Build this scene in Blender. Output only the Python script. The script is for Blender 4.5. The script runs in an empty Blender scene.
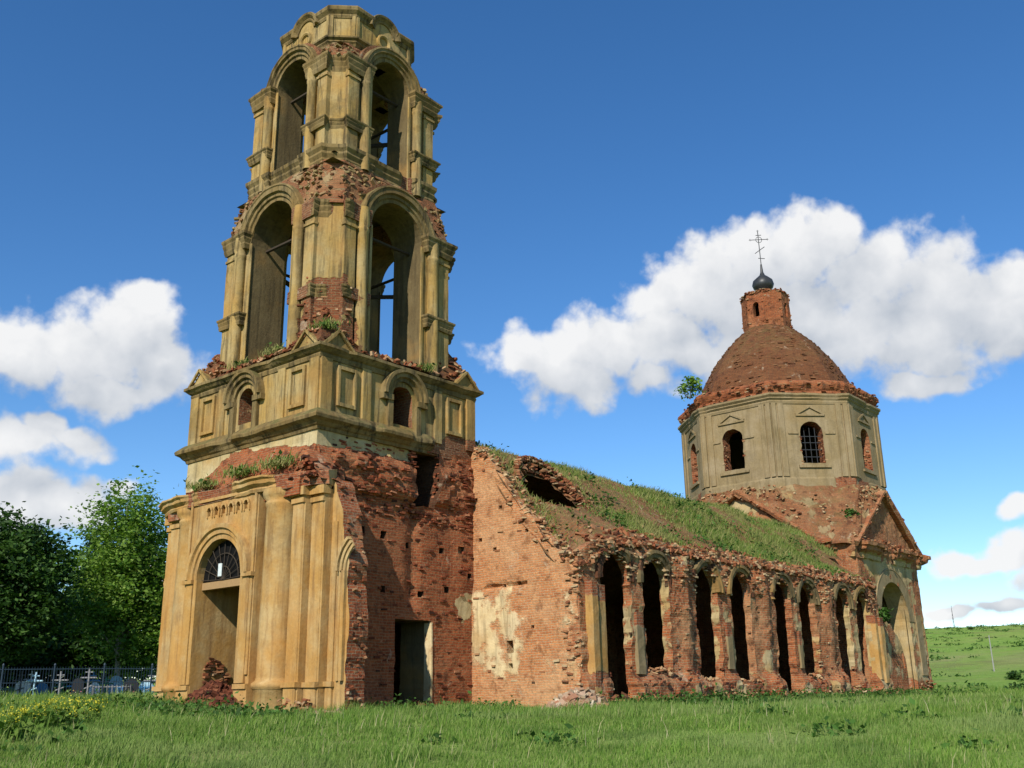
import bpy, math, random
import numpy as np
from mathutils import Vector, Matrix, geometry
rng = np.random.default_rng(7); random.seed(7)
S = bpy.context.scene
COL = S.collection
R = math.radians
Z3 = np.array([0., 0., 1.])

# ------------------------------------------------------------------ camera, sky, sun, exposure
CAM = np.array([-17.312, -28.871, 0.491])
YAW, PITCH, ROLL, FPX = R(40.207), R(17.226), R(-0.938), 1000.1
cam = bpy.data.cameras.new('camera'); co = bpy.data.objects.new('camera', cam); COL.objects.link(co)
fw = Vector((math.cos(YAW), math.sin(YAW), 0)); rt = Vector((math.sin(YAW), -math.cos(YAW), 0)); up = Vector((0, 0, 1))
F = fw * math.cos(PITCH) + up * math.sin(PITCH); U0 = -fw * math.sin(PITCH) + up * math.cos(PITCH)
Rv = rt * math.cos(ROLL) + U0 * math.sin(ROLL); Uv = -rt * math.sin(ROLL) + U0 * math.cos(ROLL)
m = Matrix((Rv, Uv, -F)).transposed().to_4x4(); m.translation = Vector(CAM)
co.matrix_world = m
cam.sensor_width = 36; cam.lens = FPX * 36 / 1024; cam.clip_start = .1; cam.clip_end = 5000
S.camera = co
SUN_A, SUN_E = R(19), R(37)
SDIR = Vector((-math.cos(SUN_A) * math.cos(SUN_E), -math.sin(SUN_A) * math.cos(SUN_E), math.sin(SUN_E)))
sl = bpy.data.lights.new('sun', 'SUN'); sl.energy = 5.0; sl.angle = R(.53); sl.color = (1, .93, .80)
so = bpy.data.objects.new('sun', sl); COL.objects.link(so); so.rotation_euler = SDIR.to_track_quat('Z', 'Y').to_euler()
S.view_settings.view_transform = 'Standard'; S.view_settings.look = 'None'
S.view_settings.exposure = .25; S.view_settings.gamma = 1.0
S.cycles.max_bounces = 6; S.cycles.diffuse_bounces = 3; S.cycles.transparent_max_bounces = 6
S.cycles.caustics_reflective = False; S.cycles.caustics_refractive = False
SKY_STRENGTH = .132

class NT:
    """small node-tree helper"""
    def __init__(s, tree): s.t = tree; s.n = tree.nodes; s.l = tree.links
    def new(s, typ, **kw):
        n = s.n.new(typ)
        for k, v in kw.items(): setattr(n, k, v)
        return n
    def put(s, sock, v):
        if isinstance(v, bpy.types.NodeSocket): s.l.new(v, sock)
        elif v is not None:
            if sock.type == 'RGBA' and len(v) == 3: v = (*v, 1)
            sock.default_value = v
    def math(s, op, a, b=None, c=None, clamp=False):
        n = s.new('ShaderNodeMath', operation=op, use_clamp=clamp)
        for i, v in enumerate((a, b, c)):
            if v is not None: s.put(n.inputs[i], v)
        return n.outputs[0]
    def vmath(s, op, a, b=None, out=0):
        n = s.new('ShaderNodeVectorMath', operation=op); s.put(n.inputs[0], a)
        if b is not None: s.put(n.inputs[1], b)
        return n.outputs[out]
    def mix(s, f, a, b, blend='MIX'):
        n = s.new('ShaderNodeMix', data_type='RGBA', blend_type=blend)
        s.put(n.inputs[0], f); s.put(n.inputs[6], a); s.put(n.inputs[7], b); return n.outputs[2]
    def noise(s, vec, scale, detail=4, rough=.55, out=0, dist=0):
        n = s.new('ShaderNodeTexNoise'); s.put(n.inputs['Vector'], vec)
        n.inputs['Scale'].default_value = scale; n.inputs['Detail'].default_value = detail
        n.inputs['Roughness'].default_value = rough; n.inputs['Distortion'].default_value = dist
        return n.outputs[out]
    def ramp(s, v, a, b, lo=0, hi=1):
        n = s.new('ShaderNodeMapRange', interpolation_type='SMOOTHSTEP'); s.put(n.inputs[0], v)
        for i, x in enumerate((a, b, lo, hi)): n.inputs[i + 1].default_value = x
        return n.outputs[0]

# --- world: Nishita sky with cumulus clouds that live at fixed azimuth / elevation
CLOUDS = {   # azimuth, elevation, half width, half height in degrees
 'A': [(38.2,18.6,4.2,2.0),(34.8,19.3,3.6,2.5),(36.7,17.1,3.6,1.7),(31.1,21.6,2.8,1.7),(32,17.6,2.7,1.6),(28.7,22,3.7,3.3),(25,23,4.3,2.9),(22.6,23.6,3.7,2.6),(19,21.7,4.3,2.9),(15.4,20.3,3.7,3.1),(20.4,18.9,6.6,2.9),(16.3,17.8,5.4,2.9),(13.2,18.4,3.6,2.6),(11.5,20.2,2.6,1.6),(16.6,15.6,3,1.2),(26,18.5,5,2.2),(25.6,24.2,2.6,2.2),(21,24,2.4,1.8),(31,19.6,4,2.2),(24,20.5,6,2.8),(12.5,18.2,4,2.4)],
 'B': [(67.7,17.5,4.2,2.6),(64.8,17.9,4.2,2.5),(62.3,19.3,3,2.5),(61.7,20.8,1.8,1.5),(60.3,17.4,2.9,2.7),(61,19.3,2.4,2),(63.5,15.9,3.6,1.4)],
 'C': [(67.1,12.7,3.5,1.6),(64.7,13.2,2.7,1.2),(66,14.1,1.2,1.0)],
 'D': [(66.8,9.9,2.9,2),(64.4,10,2.6,1.6),(62.3,10.6,1.5,.9),(61,6.5,3,1.2)],
 'E': [(16.3,6.3,2.2,1.0),(14,6.6,2.4,1.4),(12.6,5.0,1.5,1.1),(17.2,3.6,1.9,.45),(14.6,3.7,1.5,.5),(12.9,8.6,1.4,.8),(10.2,6,2.3,1.8)],
 'F': [(-6,14,7,3),(-13,12,6,3),(95,15,8,3.5),(104,19,7,4),(84,9,5,2),(150,20,14,6),(-60,18,14,5),(-110,24,16,7),(200,16,14,5),(255,22,14,6)],
}
w = bpy.data.worlds.new('World'); S.world = w; w.use_nodes = True
N = NT(w.node_tree); N.n.clear()
tc = N.new('ShaderNodeTexCoord'); D = tc.outputs['Generated']
sky = N.new('ShaderNodeTexSky', sky_type='NISHITA', sun_disc=False)
sky.sun_elevation = SUN_E; sky.sun_rotation = math.atan2(SDIR.x, SDIR.y); sky.air_density = 1.0; sky.dust_density = .03; sky.altitude = 700; sky.ozone_density = 3.0
hs = N.new('ShaderNodeHueSaturation'); N.put(hs.inputs['Color'], sky.outputs[0]); hs.inputs['Saturation'].default_value = 1.25; hs.inputs['Hue'].default_value = .503
bg = N.new('ShaderNodeBackground'); N.put(bg.inputs[0], hs.outputs[0]); bg.inputs[1].default_value = SKY_STRENGTH
sx = N.new('ShaderNodeSeparateXYZ'); N.put(sx.inputs[0], D)
az = N.math('MULTIPLY', N.math('ARCTAN2', sx.outputs[1], sx.outputs[0]), 57.29578)
el = N.math('MULTIPLY', N.math('ARCSINE', sx.outputs[2]), 57.29578)
cb = N.new('ShaderNodeCombineXYZ'); N.put(cb.inputs[0], az); N.put(cb.inputs[1], el); AE = cb.outputs[0]
grp = bpy.data.node_groups.new('cloud_field', 'ShaderNodeTree')
grp.interface.new_socket('P', in_out='INPUT', socket_type='NodeSocketVector'); grp.interface.new_socket('f', in_out='OUTPUT', socket_type='NodeSocketFloat')
G_ = NT(grp); gi = G_.new('NodeGroupInput'); go = G_.new('NodeGroupOutput'); P0 = gi.outputs[0]
w1 = G_.vmath('SCALE', G_.vmath('SUBTRACT', G_.noise(P0, .28, 3, .5, out=1), (.5, .5, .5))); w1.node.inputs['Scale'].default_value = 3.2
PW = G_.vmath('ADD', P0, w1); acc = None
for k, cs in CLOUDS.items():
    for (a, e, ra, re) in cs:
        q = G_.vmath('MULTIPLY', G_.vmath('SUBTRACT', PW, (a, e, 0)), (1 / ra, 1 / re, 0))
        v = G_.math('SUBTRACT', 1, G_.vmath('LENGTH', q, out=1))
        acc = v if acc is None else G_.math('SMOOTH_MAX', acc, v, .12)
n2 = G_.math('MULTIPLY', G_.math('SUBTRACT', G_.noise(P0, .50, 7, .54), .5), 1.1)
def puff(sc, amp):
    v = G_.new('ShaderNodeTexVoronoi', feature='F1'); G_.put(v.inputs['Vector'], G_.vmath('ADD', PW, G_.vmath('SUBTRACT', G_.noise(P0, sc * 1.4, 2, .5, out=1), (.5, .5, .5)))); v.inputs['Scale'].default_value = sc
    return G_.math('MULTIPLY', G_.math('SUBTRACT', .42, v.outputs['Distance']), amp)
n2 = G_.math('ADD', n2, G_.math('ADD', puff(.50, .34), puff(1.3, .12)))
G_.put(go.inputs[0], G_.math('ADD', G_.math('MAXIMUM', acc, -1.2), n2))
def field(p):
    g = N.new('ShaderNodeGroup'); g.node_tree = grp; N.put(g.inputs[0], p); return g.outputs[0]
f0 = field(AE); f1 = field(N.vmath('ADD', AE, (1.0, 2.3, 0)))
dens = N.ramp(f0, -.06, .42)
dens = N.math('MULTIPLY', dens, .97)
lit = N.math('ADD', N.math('MULTIPLY', N.math('SUBTRACT', f0, f1), .47), .63)
thick = N.ramp(f0, .25, 1.1)
lit = N.math('SUBTRACT', lit, N.math('MULTIPLY', thick, .16), clamp=True)
ccol = N.mix(lit, (.36, .43, .53), (1, 1, 1))
bc = N.new('ShaderNodeBackground'); N.put(bc.inputs[0], ccol); bc.inputs[1].default_value = .78
mx = N.new('ShaderNodeMixShader'); N.put(mx.inputs[0], dens); N.l.new(bg.outputs[0], mx.inputs[1]); N.l.new(bc.outputs[0], mx.inputs[2])
wo = N.new('ShaderNodeOutputWorld'); N.l.new(mx.outputs[0], wo.inputs[0])

# ------------------------------------------------------------------ numpy noise
def _h(ix, iy, iz, seed=0):
    h = (ix.astype(np.int64) * 374761393 + iy.astype(np.int64) * 668265263 + iz.astype(np.int64) * 1274126177 + seed * 974634777) & 0xffffffff
    h = ((h ^ (h >> 13)) * 1103515245) & 0xffffffff
    h = ((h ^ (h >> 16)) * 668265263) & 0xffffffff
    return ((h ^ (h >> 15)) & 0xffff) / 65535.
def vn(P, seed=0):
    P = np.asarray(P, float); i = np.floor(P); f = P - i; f = f * f * (3 - 2 * f); r = 0
    for a in (0, 1):
        for b in (0, 1):
            for c in (0, 1):
                wgt = (f[:, 0] if a else 1 - f[:, 0]) * (f[:, 1] if b else 1 - f[:, 1]) * (f[:, 2] if c else 1 - f[:, 2])
                r = r + wgt * _h(i[:, 0] + a, i[:, 1] + b, i[:, 2] + c, seed)
    return r
def fbm(P, scale=1., octv=3, seed=0):
    P = np.asarray(P, float) * scale; r = 0; a = .5; t = 0
    for o in range(octv): r = r + a * vn(P * 2 ** o + o * 17.3, seed + o); t += a; a *= .5
    return r / t
def sst(a, b, x):
    t = np.clip((np.asarray(x, float) - a) / (b - a), 0, 1); return t * t * (3 - 2 * t)

# ------------------------------------------------------------------ mesh collector
class G:
    def __init__(s): s.V = []; s.UV = []; s.PL = []; s.F = []; s.M = []; s.SM = []; s.n = 0
    def add(s, V, Fc, uv=None, pl=0., mat=0, smooth=False):
        V = np.asarray(V, float).reshape(-1, 3)
        if len(V) == 0: return
        if uv is None: uv = np.stack([V[:, 0] + V[:, 1], V[:, 2]], 1)
        if callable(pl): pl = pl(V)
        s.V.append(V); s.UV.append(np.asarray(uv, float)); s.PL.append(np.broadcast_to(np.asarray(pl, float), (len(V),)))
        if isinstance(Fc, np.ndarray):
            s.F.append((np.full(len(Fc), Fc.shape[1]), (Fc + s.n).ravel())); k = len(Fc)
        else:
            k = len(Fc); s.F.append((np.array([len(f) for f in Fc], int), np.array([i for f in Fc for i in f], int) + s.n))
        s.M.append(np.full(k, mat)); s.SM.append(np.full(k, smooth)); s.n += len(V)
    def build(s, name, mats, parent=None, origin=None, label=None):
        V = np.concatenate(s.V); UV = np.concatenate(s.UV); PL = np.concatenate(s.PL)
        sz = np.concatenate([f[0] for f in s.F]); lv = np.concatenate([f[1] for f in s.F])
        o = np.array(origin if origin is not None else (0, 0, 0), float)
        if parent is not None:
            q = parent
            while q is not None: o = o + np.array(q.location); q = q.parent
        me = bpy.data.meshes.new(name)
        me.vertices.add(len(V)); me.vertices.foreach_set('co', (V - o).astype(np.float32).ravel())
        me.loops.add(len(lv)); me.loops.foreach_set('vertex_index', lv.astype(np.int32))
        me.polygons.add(len(sz)); st = np.concatenate([[0], np.cumsum(sz)[:-1]])
        me.polygons.foreach_set('loop_start', st.astype(np.int32)); me.polygons.foreach_set('loop_total', sz.astype(np.int32))
        if not isinstance(mats, (list, tuple)): mats = [mats]
        for mt in mats: me.materials.append(mt)
        me.polygons.foreach_set('material_index', np.concatenate(s.M).astype(np.int32))
        me.polygons.foreach_set('use_smooth', np.concatenate(s.SM).astype(bool))
        u = me.uv_layers.new(name='UVMap'); u.data.foreach_set('uv', UV[lv].astype(np.float32).ravel())
        a = me.attributes.new('pl', 'FLOAT', 'POINT'); a.data.foreach_set('value', PL.astype(np.float32))
        me.update(calc_edges=True); me.validate()
        ob = bpy.data.objects.new(name, me); COL.objects.link(ob)
        if parent is not None: ob.parent = parent
        elif origin is not None: ob.location = origin
        if label: ob['label'] = label
        return ob

def tag(o, label=None, cat=None, group=None, kind=None):
    if label: o['label'] = label
    if cat: o['category'] = cat
    if group: o['group'] = group
    if kind: o['kind'] = kind
    return o
def empty(name, loc):
    o = bpy.data.objects.new(name, None); COL.objects.link(o); o.location = loc; o.empty_display_size = .3; return o

def inpoly(P, poly):
    x, y = P[:, 0], P[:, 1]; r = np.zeros(len(P), bool); q = np.asarray(poly); j = len(q) - 1
    for i in range(len(q)):
        xi, yi = q[i]; xj, yj = q[j]
        c = ((yi > y) != (yj > y)) & (x < (xj - xi) * (y - yi) / ((yj - yi) + 1e-12) + xi); r ^= c; j = i
    return r
def subdiv(poly, res, closed=True):
    out = []; n = len(poly)
    for i in range(n if closed else n - 1):
        a = np.array(poly[i], float); b = np.array(poly[(i + 1) % n], float); k = max(1, int(round(np.linalg.norm(b - a) / res)))
        out += [a + (b - a) * t / k for t in range(k)]
    if not closed: out.append(np.array(poly[-1], float))
    return np.array(out)
def fr(O, U): return np.array(O, float), np.array(U, float), np.cross(np.array(U, float), Z3)
def P3(f, u, v, d):
    O, U, Nn = f; u, v, d = np.broadcast_arrays(np.asarray(u, float), np.asarray(v, float), np.asarray(d, float))
    return O + u[:, None] * U + v[:, None] * Z3 + d[:, None] * Nn
def arch(uc, hw, v0, spring, n=12, ragged=0., seed=0):
    a = np.linspace(0, math.pi, n)
    p = [(uc - hw, v0), (uc + hw, v0)] + [(uc + hw * math.cos(t), spring + hw * math.sin(t)) for t in a]
    return p
def rect(u0, u1, v0, v1): return [(u0, v0), (u1, v0), (u1, v1), (u0, v1)]

def wall(g, f, outline, holes=(), thick=.8, res=.25, disp=None, pl=0., mat=0, rag=0., hole_rag=0., rim_n=3, back=True, seed=0, smooth=False, rim_pl=None, rim_pl_holes=None, rim_mat=None):
    """a wall with openings: outline and holes in (u, v) metres, real thickness, displaced face, jambs"""
    loops = [subdiv(outline, res)] + [subdiv(h, min(res, .22)) for h in holes]
    for i, L in enumerate(loops):
        r_ = rag if i == 0 else (hole_rag[i - 1] if isinstance(hole_rag, (list, tuple)) else hole_rag)
        if r_ > 0:
            q = np.stack([L[:, 0], L[:, 1], np.full(len(L), seed * 3.1 + i * 7.7)], 1)
            L = L + r_ * 2 * np.stack([fbm(q, 3.1, 3, 1) - .5, fbm(q, 3.1, 3, 5) - .5], 1) * 1.6; loops[i] = L
    B = np.concatenate(loops); E = []; n = 0
    for L in loops: E += [(n + i, n + (i + 1) % len(L)) for i in range(len(L))]; n += len(L)
    lo, hi = loops[0].min(0), loops[0].max(0)
    gx, gy = np.meshgrid(np.arange(lo[0] + res / 2, hi[0], res), np.arange(lo[1] + res / 2, hi[1], res))
    I = np.stack([gx.ravel(), gy.ravel()], 1); I = I + rng.uniform(-.2, .2, I.shape) * res
    ins = inpoly(I, loops[0])
    for L in loops[1:]: ins &= ~inpoly(I, L)
    I = I[ins]
    if len(I):
        keep = np.ones(len(I), bool)
        for b in range(0, len(B), 400):
            d2 = ((I[:, None, :] - B[None, b:b + 400, :]) ** 2).sum(2).min(1); keep &= d2 > (.4 * res) ** 2
        I = I[keep]
    A = np.concatenate([B, I]) if len(I) else B
    vs, es, fs, *_ = geometry.delaunay_2d_cdt([Vector(p) for p in A], E, [], 0, 1e-6)
    Q = np.array([(p[0], p[1]) for p in vs]); T = np.array([t for t in fs if len(t) == 3], int)
    c = Q[T].mean(1); k = inpoly(c, loops[0])
    for L in loops[1:]: k &= ~inpoly(c, L)
    T = T[k]
    ar = (Q[T[:, 1]] - Q[T[:, 0]]); br = (Q[T[:, 2]] - Q[T[:, 0]]); fl = ar[:, 0] * br[:, 1] - ar[:, 1] * br[:, 0] < 0
    T[fl] = T[fl][:, ::-1]
    dz = disp(Q[:, 0], Q[:, 1]) if disp else np.zeros(len(Q))
    g.add(P3(f, Q[:, 0], Q[:, 1], dz), T, Q, pl, mat, smooth)
    if back: g.add(P3(f, Q[:, 0], Q[:, 1], np.full(len(Q), -thick)), T[:, ::-1].copy(), Q, pl, mat, False)
    for i, L in enumerate(loops):
        d0 = disp(L[:, 0], L[:, 1]) if disp else np.zeros(len(L)); k = len(L); W = []; UVs = []
        for j in range(rim_n + 1):
            t = j / rim_n; d = d0 * (1 - t) - thick * t
            W.append(P3(f, L[:, 0], L[:, 1], d)); UVs.append(np.stack([L[:, 0] - d, L[:, 1]], 1))
        jj, ii = np.meshgrid(np.arange(rim_n), np.arange(k), indexing='ij'); i2 = (ii + 1) % k
        Fq = np.stack([jj * k + ii, jj * k + i2, (jj + 1) * k + i2, (jj + 1) * k + ii], -1).reshape(-1, 4)
        if i > 0: pass
        else: Fq = Fq[:, ::-1].copy()
        p_ = pl
        if i == 0 and rim_pl is not None: p_ = rim_pl
        if i > 0 and rim_pl_holes is not None: p_ = rim_pl_holes
        g.add(np.concatenate(W), Fq, np.concatenate(UVs), p_, mat if (i == 0 or rim_mat is None) else rim_mat, False)

def offset_path(path, closed):
    p = np.array(path, float); n = len(p); out = []
    for i in range(n):
        a = p[i - 1] if (i > 0 or closed) else None; b = p[(i + 1) % n] if (i < n - 1 or closed) else None
        ns = []
        for (s_, e_) in ((a, p[i]), (p[i], b)):
            if s_ is None or e_ is None: continue
            d = e_ - s_; L = np.linalg.norm(d)
            if L > 1e-9: d = d / L; ns.append(np.array([d[1], -d[0]]))
        mm = sum(ns); mm = mm / np.linalg.norm(mm); out.append(mm / max(.35, mm @ ns[0]))
    return np.array(out)
def sweep(g, path, prof, closed=False, res=.35, rough=.0, erode=None, pl=1., mat=0, seed=0):
    """moulding: profile (out, z) carried along a plan path, outward on its right"""
    Nn = offset_path(path, closed); pts = []; nrm = []; n = len(path); pa = np.array(path, float)
    for i in range(n if closed else n - 1):
        a, b = pa[i], pa[(i + 1) % n]; k = max(1, int(round(np.linalg.norm(b - a) / res)))
        for t in range(k): pts.append(a + (b - a) * t / k); nrm.append(Nn[i] + (Nn[(i + 1) % n] - Nn[i]) * t / k)
    if not closed: pts.append(pa[-1]); nrm.append(Nn[-1])
    pts = np.array(pts); nrm = np.array(nrm); m_ = len(pts)
    s_ = np.concatenate([[0], np.cumsum(np.linalg.norm(np.diff(pts, axis=0), axis=1))])
    pr = np.array(prof, float); ps = np.concatenate([[0], np.cumsum(np.linalg.norm(np.diff(pr, axis=0), axis=1))]); k = len(pr)
    er = np.zeros(m_)
    if erode is not None: er = np.clip(erode(pts, s_), 0, 1)
    out = pr[None, :, 0] * (1 - er[:, None] * (pr[None, :, 0] > 0)); zz = np.repeat(pr[None, :, 1], m_, 0)
    V = np.concatenate([pts[:, None, :] + nrm[:, None, :] * out[:, :, None], zz[:, :, None]], 2).reshape(-1, 3)
    if rough > 0: V = V + rough * 2 * np.stack([fbm(V, 2.6, 3, 11 + seed + i) - .5 for i in range(3)], 1)
    uv = np.stack([np.repeat(s_, k), np.tile(ps + pr[0, 1], m_)], 1)
    c = m_ if closed else m_ - 1
    ii, jj = np.meshgrid(np.arange(c), np.arange(k - 1), indexing='ij'); i2 = (ii + 1) % m_
    Fq = np.stack([ii * k + jj, i2 * k + jj, i2 * k + jj + 1, ii * k + jj + 1], -1).reshape(-1, 4)
    plv = pl
    if erode is not None:
        p0 = pl(V) if callable(pl) else np.full(len(V), pl); plv = np.repeat(1 - .75 * er, k) * p0
    g.add(V, Fq, uv, plv, mat)
    if not closed: g.add(np.concatenate([V[:k], V[-k:]]), [list(range(k))[::-1], list(range(k, 2 * k))], np.concatenate([uv[:k], uv[-k:]]), pl if not callable(pl) else 1., mat)
def archband(g, f, uc, vc, prof, a0=0, a1=math.pi, n=28, pl=1., mat=0, rough=0., erode=None):
    """archivolt: profile of (radius, out) turned about (uc, vc)"""
    a = np.linspace(a0, a1, n); pr = np.array(prof, float); k = len(pr)
    er = np.zeros(n) if erode is None else np.clip(erode(a), 0, 1)
    r = np.repeat(pr[None, :, 0], n, 0); d = pr[None, :, 1] * (1 - er[:, None])
    u = uc + r * np.cos(a)[:, None]; v = vc + r * np.sin(a)[:, None]
    V = P3(f, u.ravel(), v.ravel(), d.ravel())
    if rough > 0: V = V + rough * 2 * np.stack([fbm(V, 3, 2, 21 + i) - .5 for i in range(3)], 1)
    ii, jj = np.meshgrid(np.arange(n - 1), np.arange(k - 1), indexing='ij')
    Fq = np.stack([ii * k + jj, ii * k + jj + 1, (ii + 1) * k + jj + 1, (ii + 1) * k + jj], -1).reshape(-1, 4)
    uv = np.stack([np.repeat(a * pr[0, 0], k), r.ravel()], 1)
    g.add(V, Fq, uv, np.repeat(1 - 1.5 * er, k) * pl, mat)
    g.add(np.concatenate([V[:k], V[-k:]]), [list(range(k))[::-1], list(range(k, 2 * k))], np.concatenate([uv[:k], uv[-k:]]), pl, mat)
def fbox(g, f, u0, u1, v0, v1, d0, d1, pl=1., mat=0, rough=.012, res=.5, bev=.02):
    """a pilaster or slab standing on a wall frame, edges softened"""
    k = max(1, int(round((v1 - v0) / res))); vv = np.linspace(v0, v1, k + 1)
    ring = np.array([(u0, d0), (u0, d1 - bev), (u0 + bev, d1), (u1 - bev, d1), (u1, d1 - bev), (u1, d0)])
    V = np.concatenate([P3(f, ring[:, 0], np.full(6, v), ring[:, 1]) for v in vv])
    if rough > 0: V = V + rough * 2 * np.stack([fbm(V, 2.2, 3, 31 + i) - .5 for i in range(3)], 1)
    per = np.concatenate([[0], np.cumsum(np.linalg.norm(np.diff(ring, axis=0), axis=1))])
    uv = np.concatenate([np.stack([u0 + per, np.full(6, v)], 1) for v in vv])
    Fq = []
    for j in range(k):
        for i in range(5): a = j * 6 + i; Fq.append([a, a + 1, a + 7, a + 6])
    # frame is right handed (u, v, out): turn faces outward
    Fq = [q for q in Fq]
    Fq += [list(range(6)), [k * 6 + i for i in range(6)][::-1]]
    g.add(V, Fq, uv, pl, mat)
def lathe(g, c, prof, n=20, pl=1., mat=0, rough=0., a0=0., a1=2 * math.pi, smooth=True, squash=None):
    pr = np.array(prof, float); k = len(pr); full = abs(a1 - a0 - 2 * math.pi) < 1e-6
    a = np.linspace(a0, a1, n + 1)
    V = np.stack([c[0] + pr[None, :, 0] * np.cos(a)[:, None], c[1] + pr[None, :, 0] * np.sin(a)[:, None], np.repeat(pr[None, :, 1], n + 1, 0)], -1).reshape(-1, 3)
    if rough > 0: 
        dd = rough * 2 * np.stack([fbm(V, 1.7, 3, 41 + i) - .5 for i in range(3)], 1); V = V + dd
    s_ = np.concatenate([[0], np.cumsum(np.linalg.norm(np.diff(pr, axis=0), axis=1))])
    rm = pr[:, 0].max()
    uv = np.stack([np.repeat(a * rm, k), np.tile(s_ + pr[0, 1], n + 1)], 1)
    ii, jj = np.meshgrid(np.arange(n), np.arange(k - 1), indexing='ij')
    Fq = np.stack([ii * k + jj, (ii + 1) * k + jj, (ii + 1) * k + jj + 1, ii * k + jj + 1], -1).reshape(-1, 4)
    g.add(V, Fq, uv, pl, mat, smooth)
def bar(g, a, b, r, n=6, mat=0, r2=None):
    a = np.array(a, float); b = np.array(b, float); d = b - a; L = np.linalg.norm(d); d /= L
    x = np.cross(d, Z3 if abs(d[2]) < .9 else np.array([1., 0, 0])); x /= np.linalg.norm(x); y = np.cross(d, x)
    t = np.arange(n) * 2 * math.pi / n + math.pi / n
    ring = np.cos(t)[:, None] * x + np.sin(t)[:, None] * y
    V = np.concatenate([a + ring * r, b + ring * (r if r2 is None else r2)])
    Fq = [[i, (i + 1) % n, n + (i + 1) % n, n + i] for i in range(n)] + [list(range(n))[::-1], list(range(n, 2 * n))]
    g.add(V, Fq, None, 0, mat)
BOXF = np.array([[0, 3, 2, 1], [4, 5, 6, 7], [0, 1, 5, 4], [1, 2, 6, 5], [2, 3, 7, 6], [3, 0, 4, 7]])
def bricks(g, C, U, mess=.3, mat=1, size=(.27, .13, .08), var=.35):
    """loose or projecting bricks at points C, long side about along U (N,3 or 3)"""
    C = np.asarray(C, float); n = len(C)
    if n == 0: return
    U = np.broadcast_to(np.asarray(U, float), (n, 3)) + rng.normal(0, mess, (n, 3)); U /= np.linalg.norm(U, axis=1)[:, None]
    W = Z3 + rng.normal(0, mess, (n, 3)); Y = np.cross(W, U); Y /= np.linalg.norm(Y, axis=1)[:, None]; W = np.cross(U, Y)
    h = np.array(size) / 2 * rng.uniform(1 - var, 1 + var, (n, 3))
    sg = np.array([(-1, -1, -1), (1, -1, -1), (1, 1, -1), (-1, 1, -1), (-1, -1, 1), (1, -1, 1), (1, 1, 1), (-1, 1, 1)], float)
    sgj = sg[None] * rng.uniform(.8, 1.0, (n, 8, 3))
    V = C[:, None, :] + (sgj[:, :, 0:1] * (h[:, 0, None, None] * U[:, None, :]) + sgj[:, :, 1:2] * (h[:, 1, None, None] * Y[:, None, :]) + sgj[:, :, 2:3] * (h[:, 2, None, None] * W[:, None, :]))
    Fq = (BOXF[None] + (np.arange(n) * 8)[:, None, None]).reshape(-1, 4)
    g.add(V.reshape(-1, 3), Fq, None, 0, mat)
def wallbricks(g, f, u, v, d, mess=.12, **k):
    k.setdefault('size', (.22, .11, .065))
    # brick courses: snap to courses so that they read as laid bricks
    v = np.round(v / .085) * .085
    bricks(g, P3(f, u, v, d), f[1], mess, **k)
def brickdisp(u, v, amp, seed=0, bw=.28, bh=.17):
    row = np.floor(v / bh); c = np.floor(u / bw + .5 * (row % 2)); return amp * (_h(c, row, row * 0, seed) - .5)

def coursed(u, v, amp, seed=0, bw=.31, bh=.19, sc=1.1):
    """stepped breaks that follow the brick courses"""
    row = np.floor(v / bh); q = np.stack([(np.floor(u / bw + .5 * (row % 2)) + .5) * bw, row * bh * 1.6, u * 0 + seed], 1)
    return amp * ((fbm(q, sc, 3, 6 + seed) - .5) * 2.2 + (vn(q * 3.7, seed) - .5) * .6)
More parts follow.
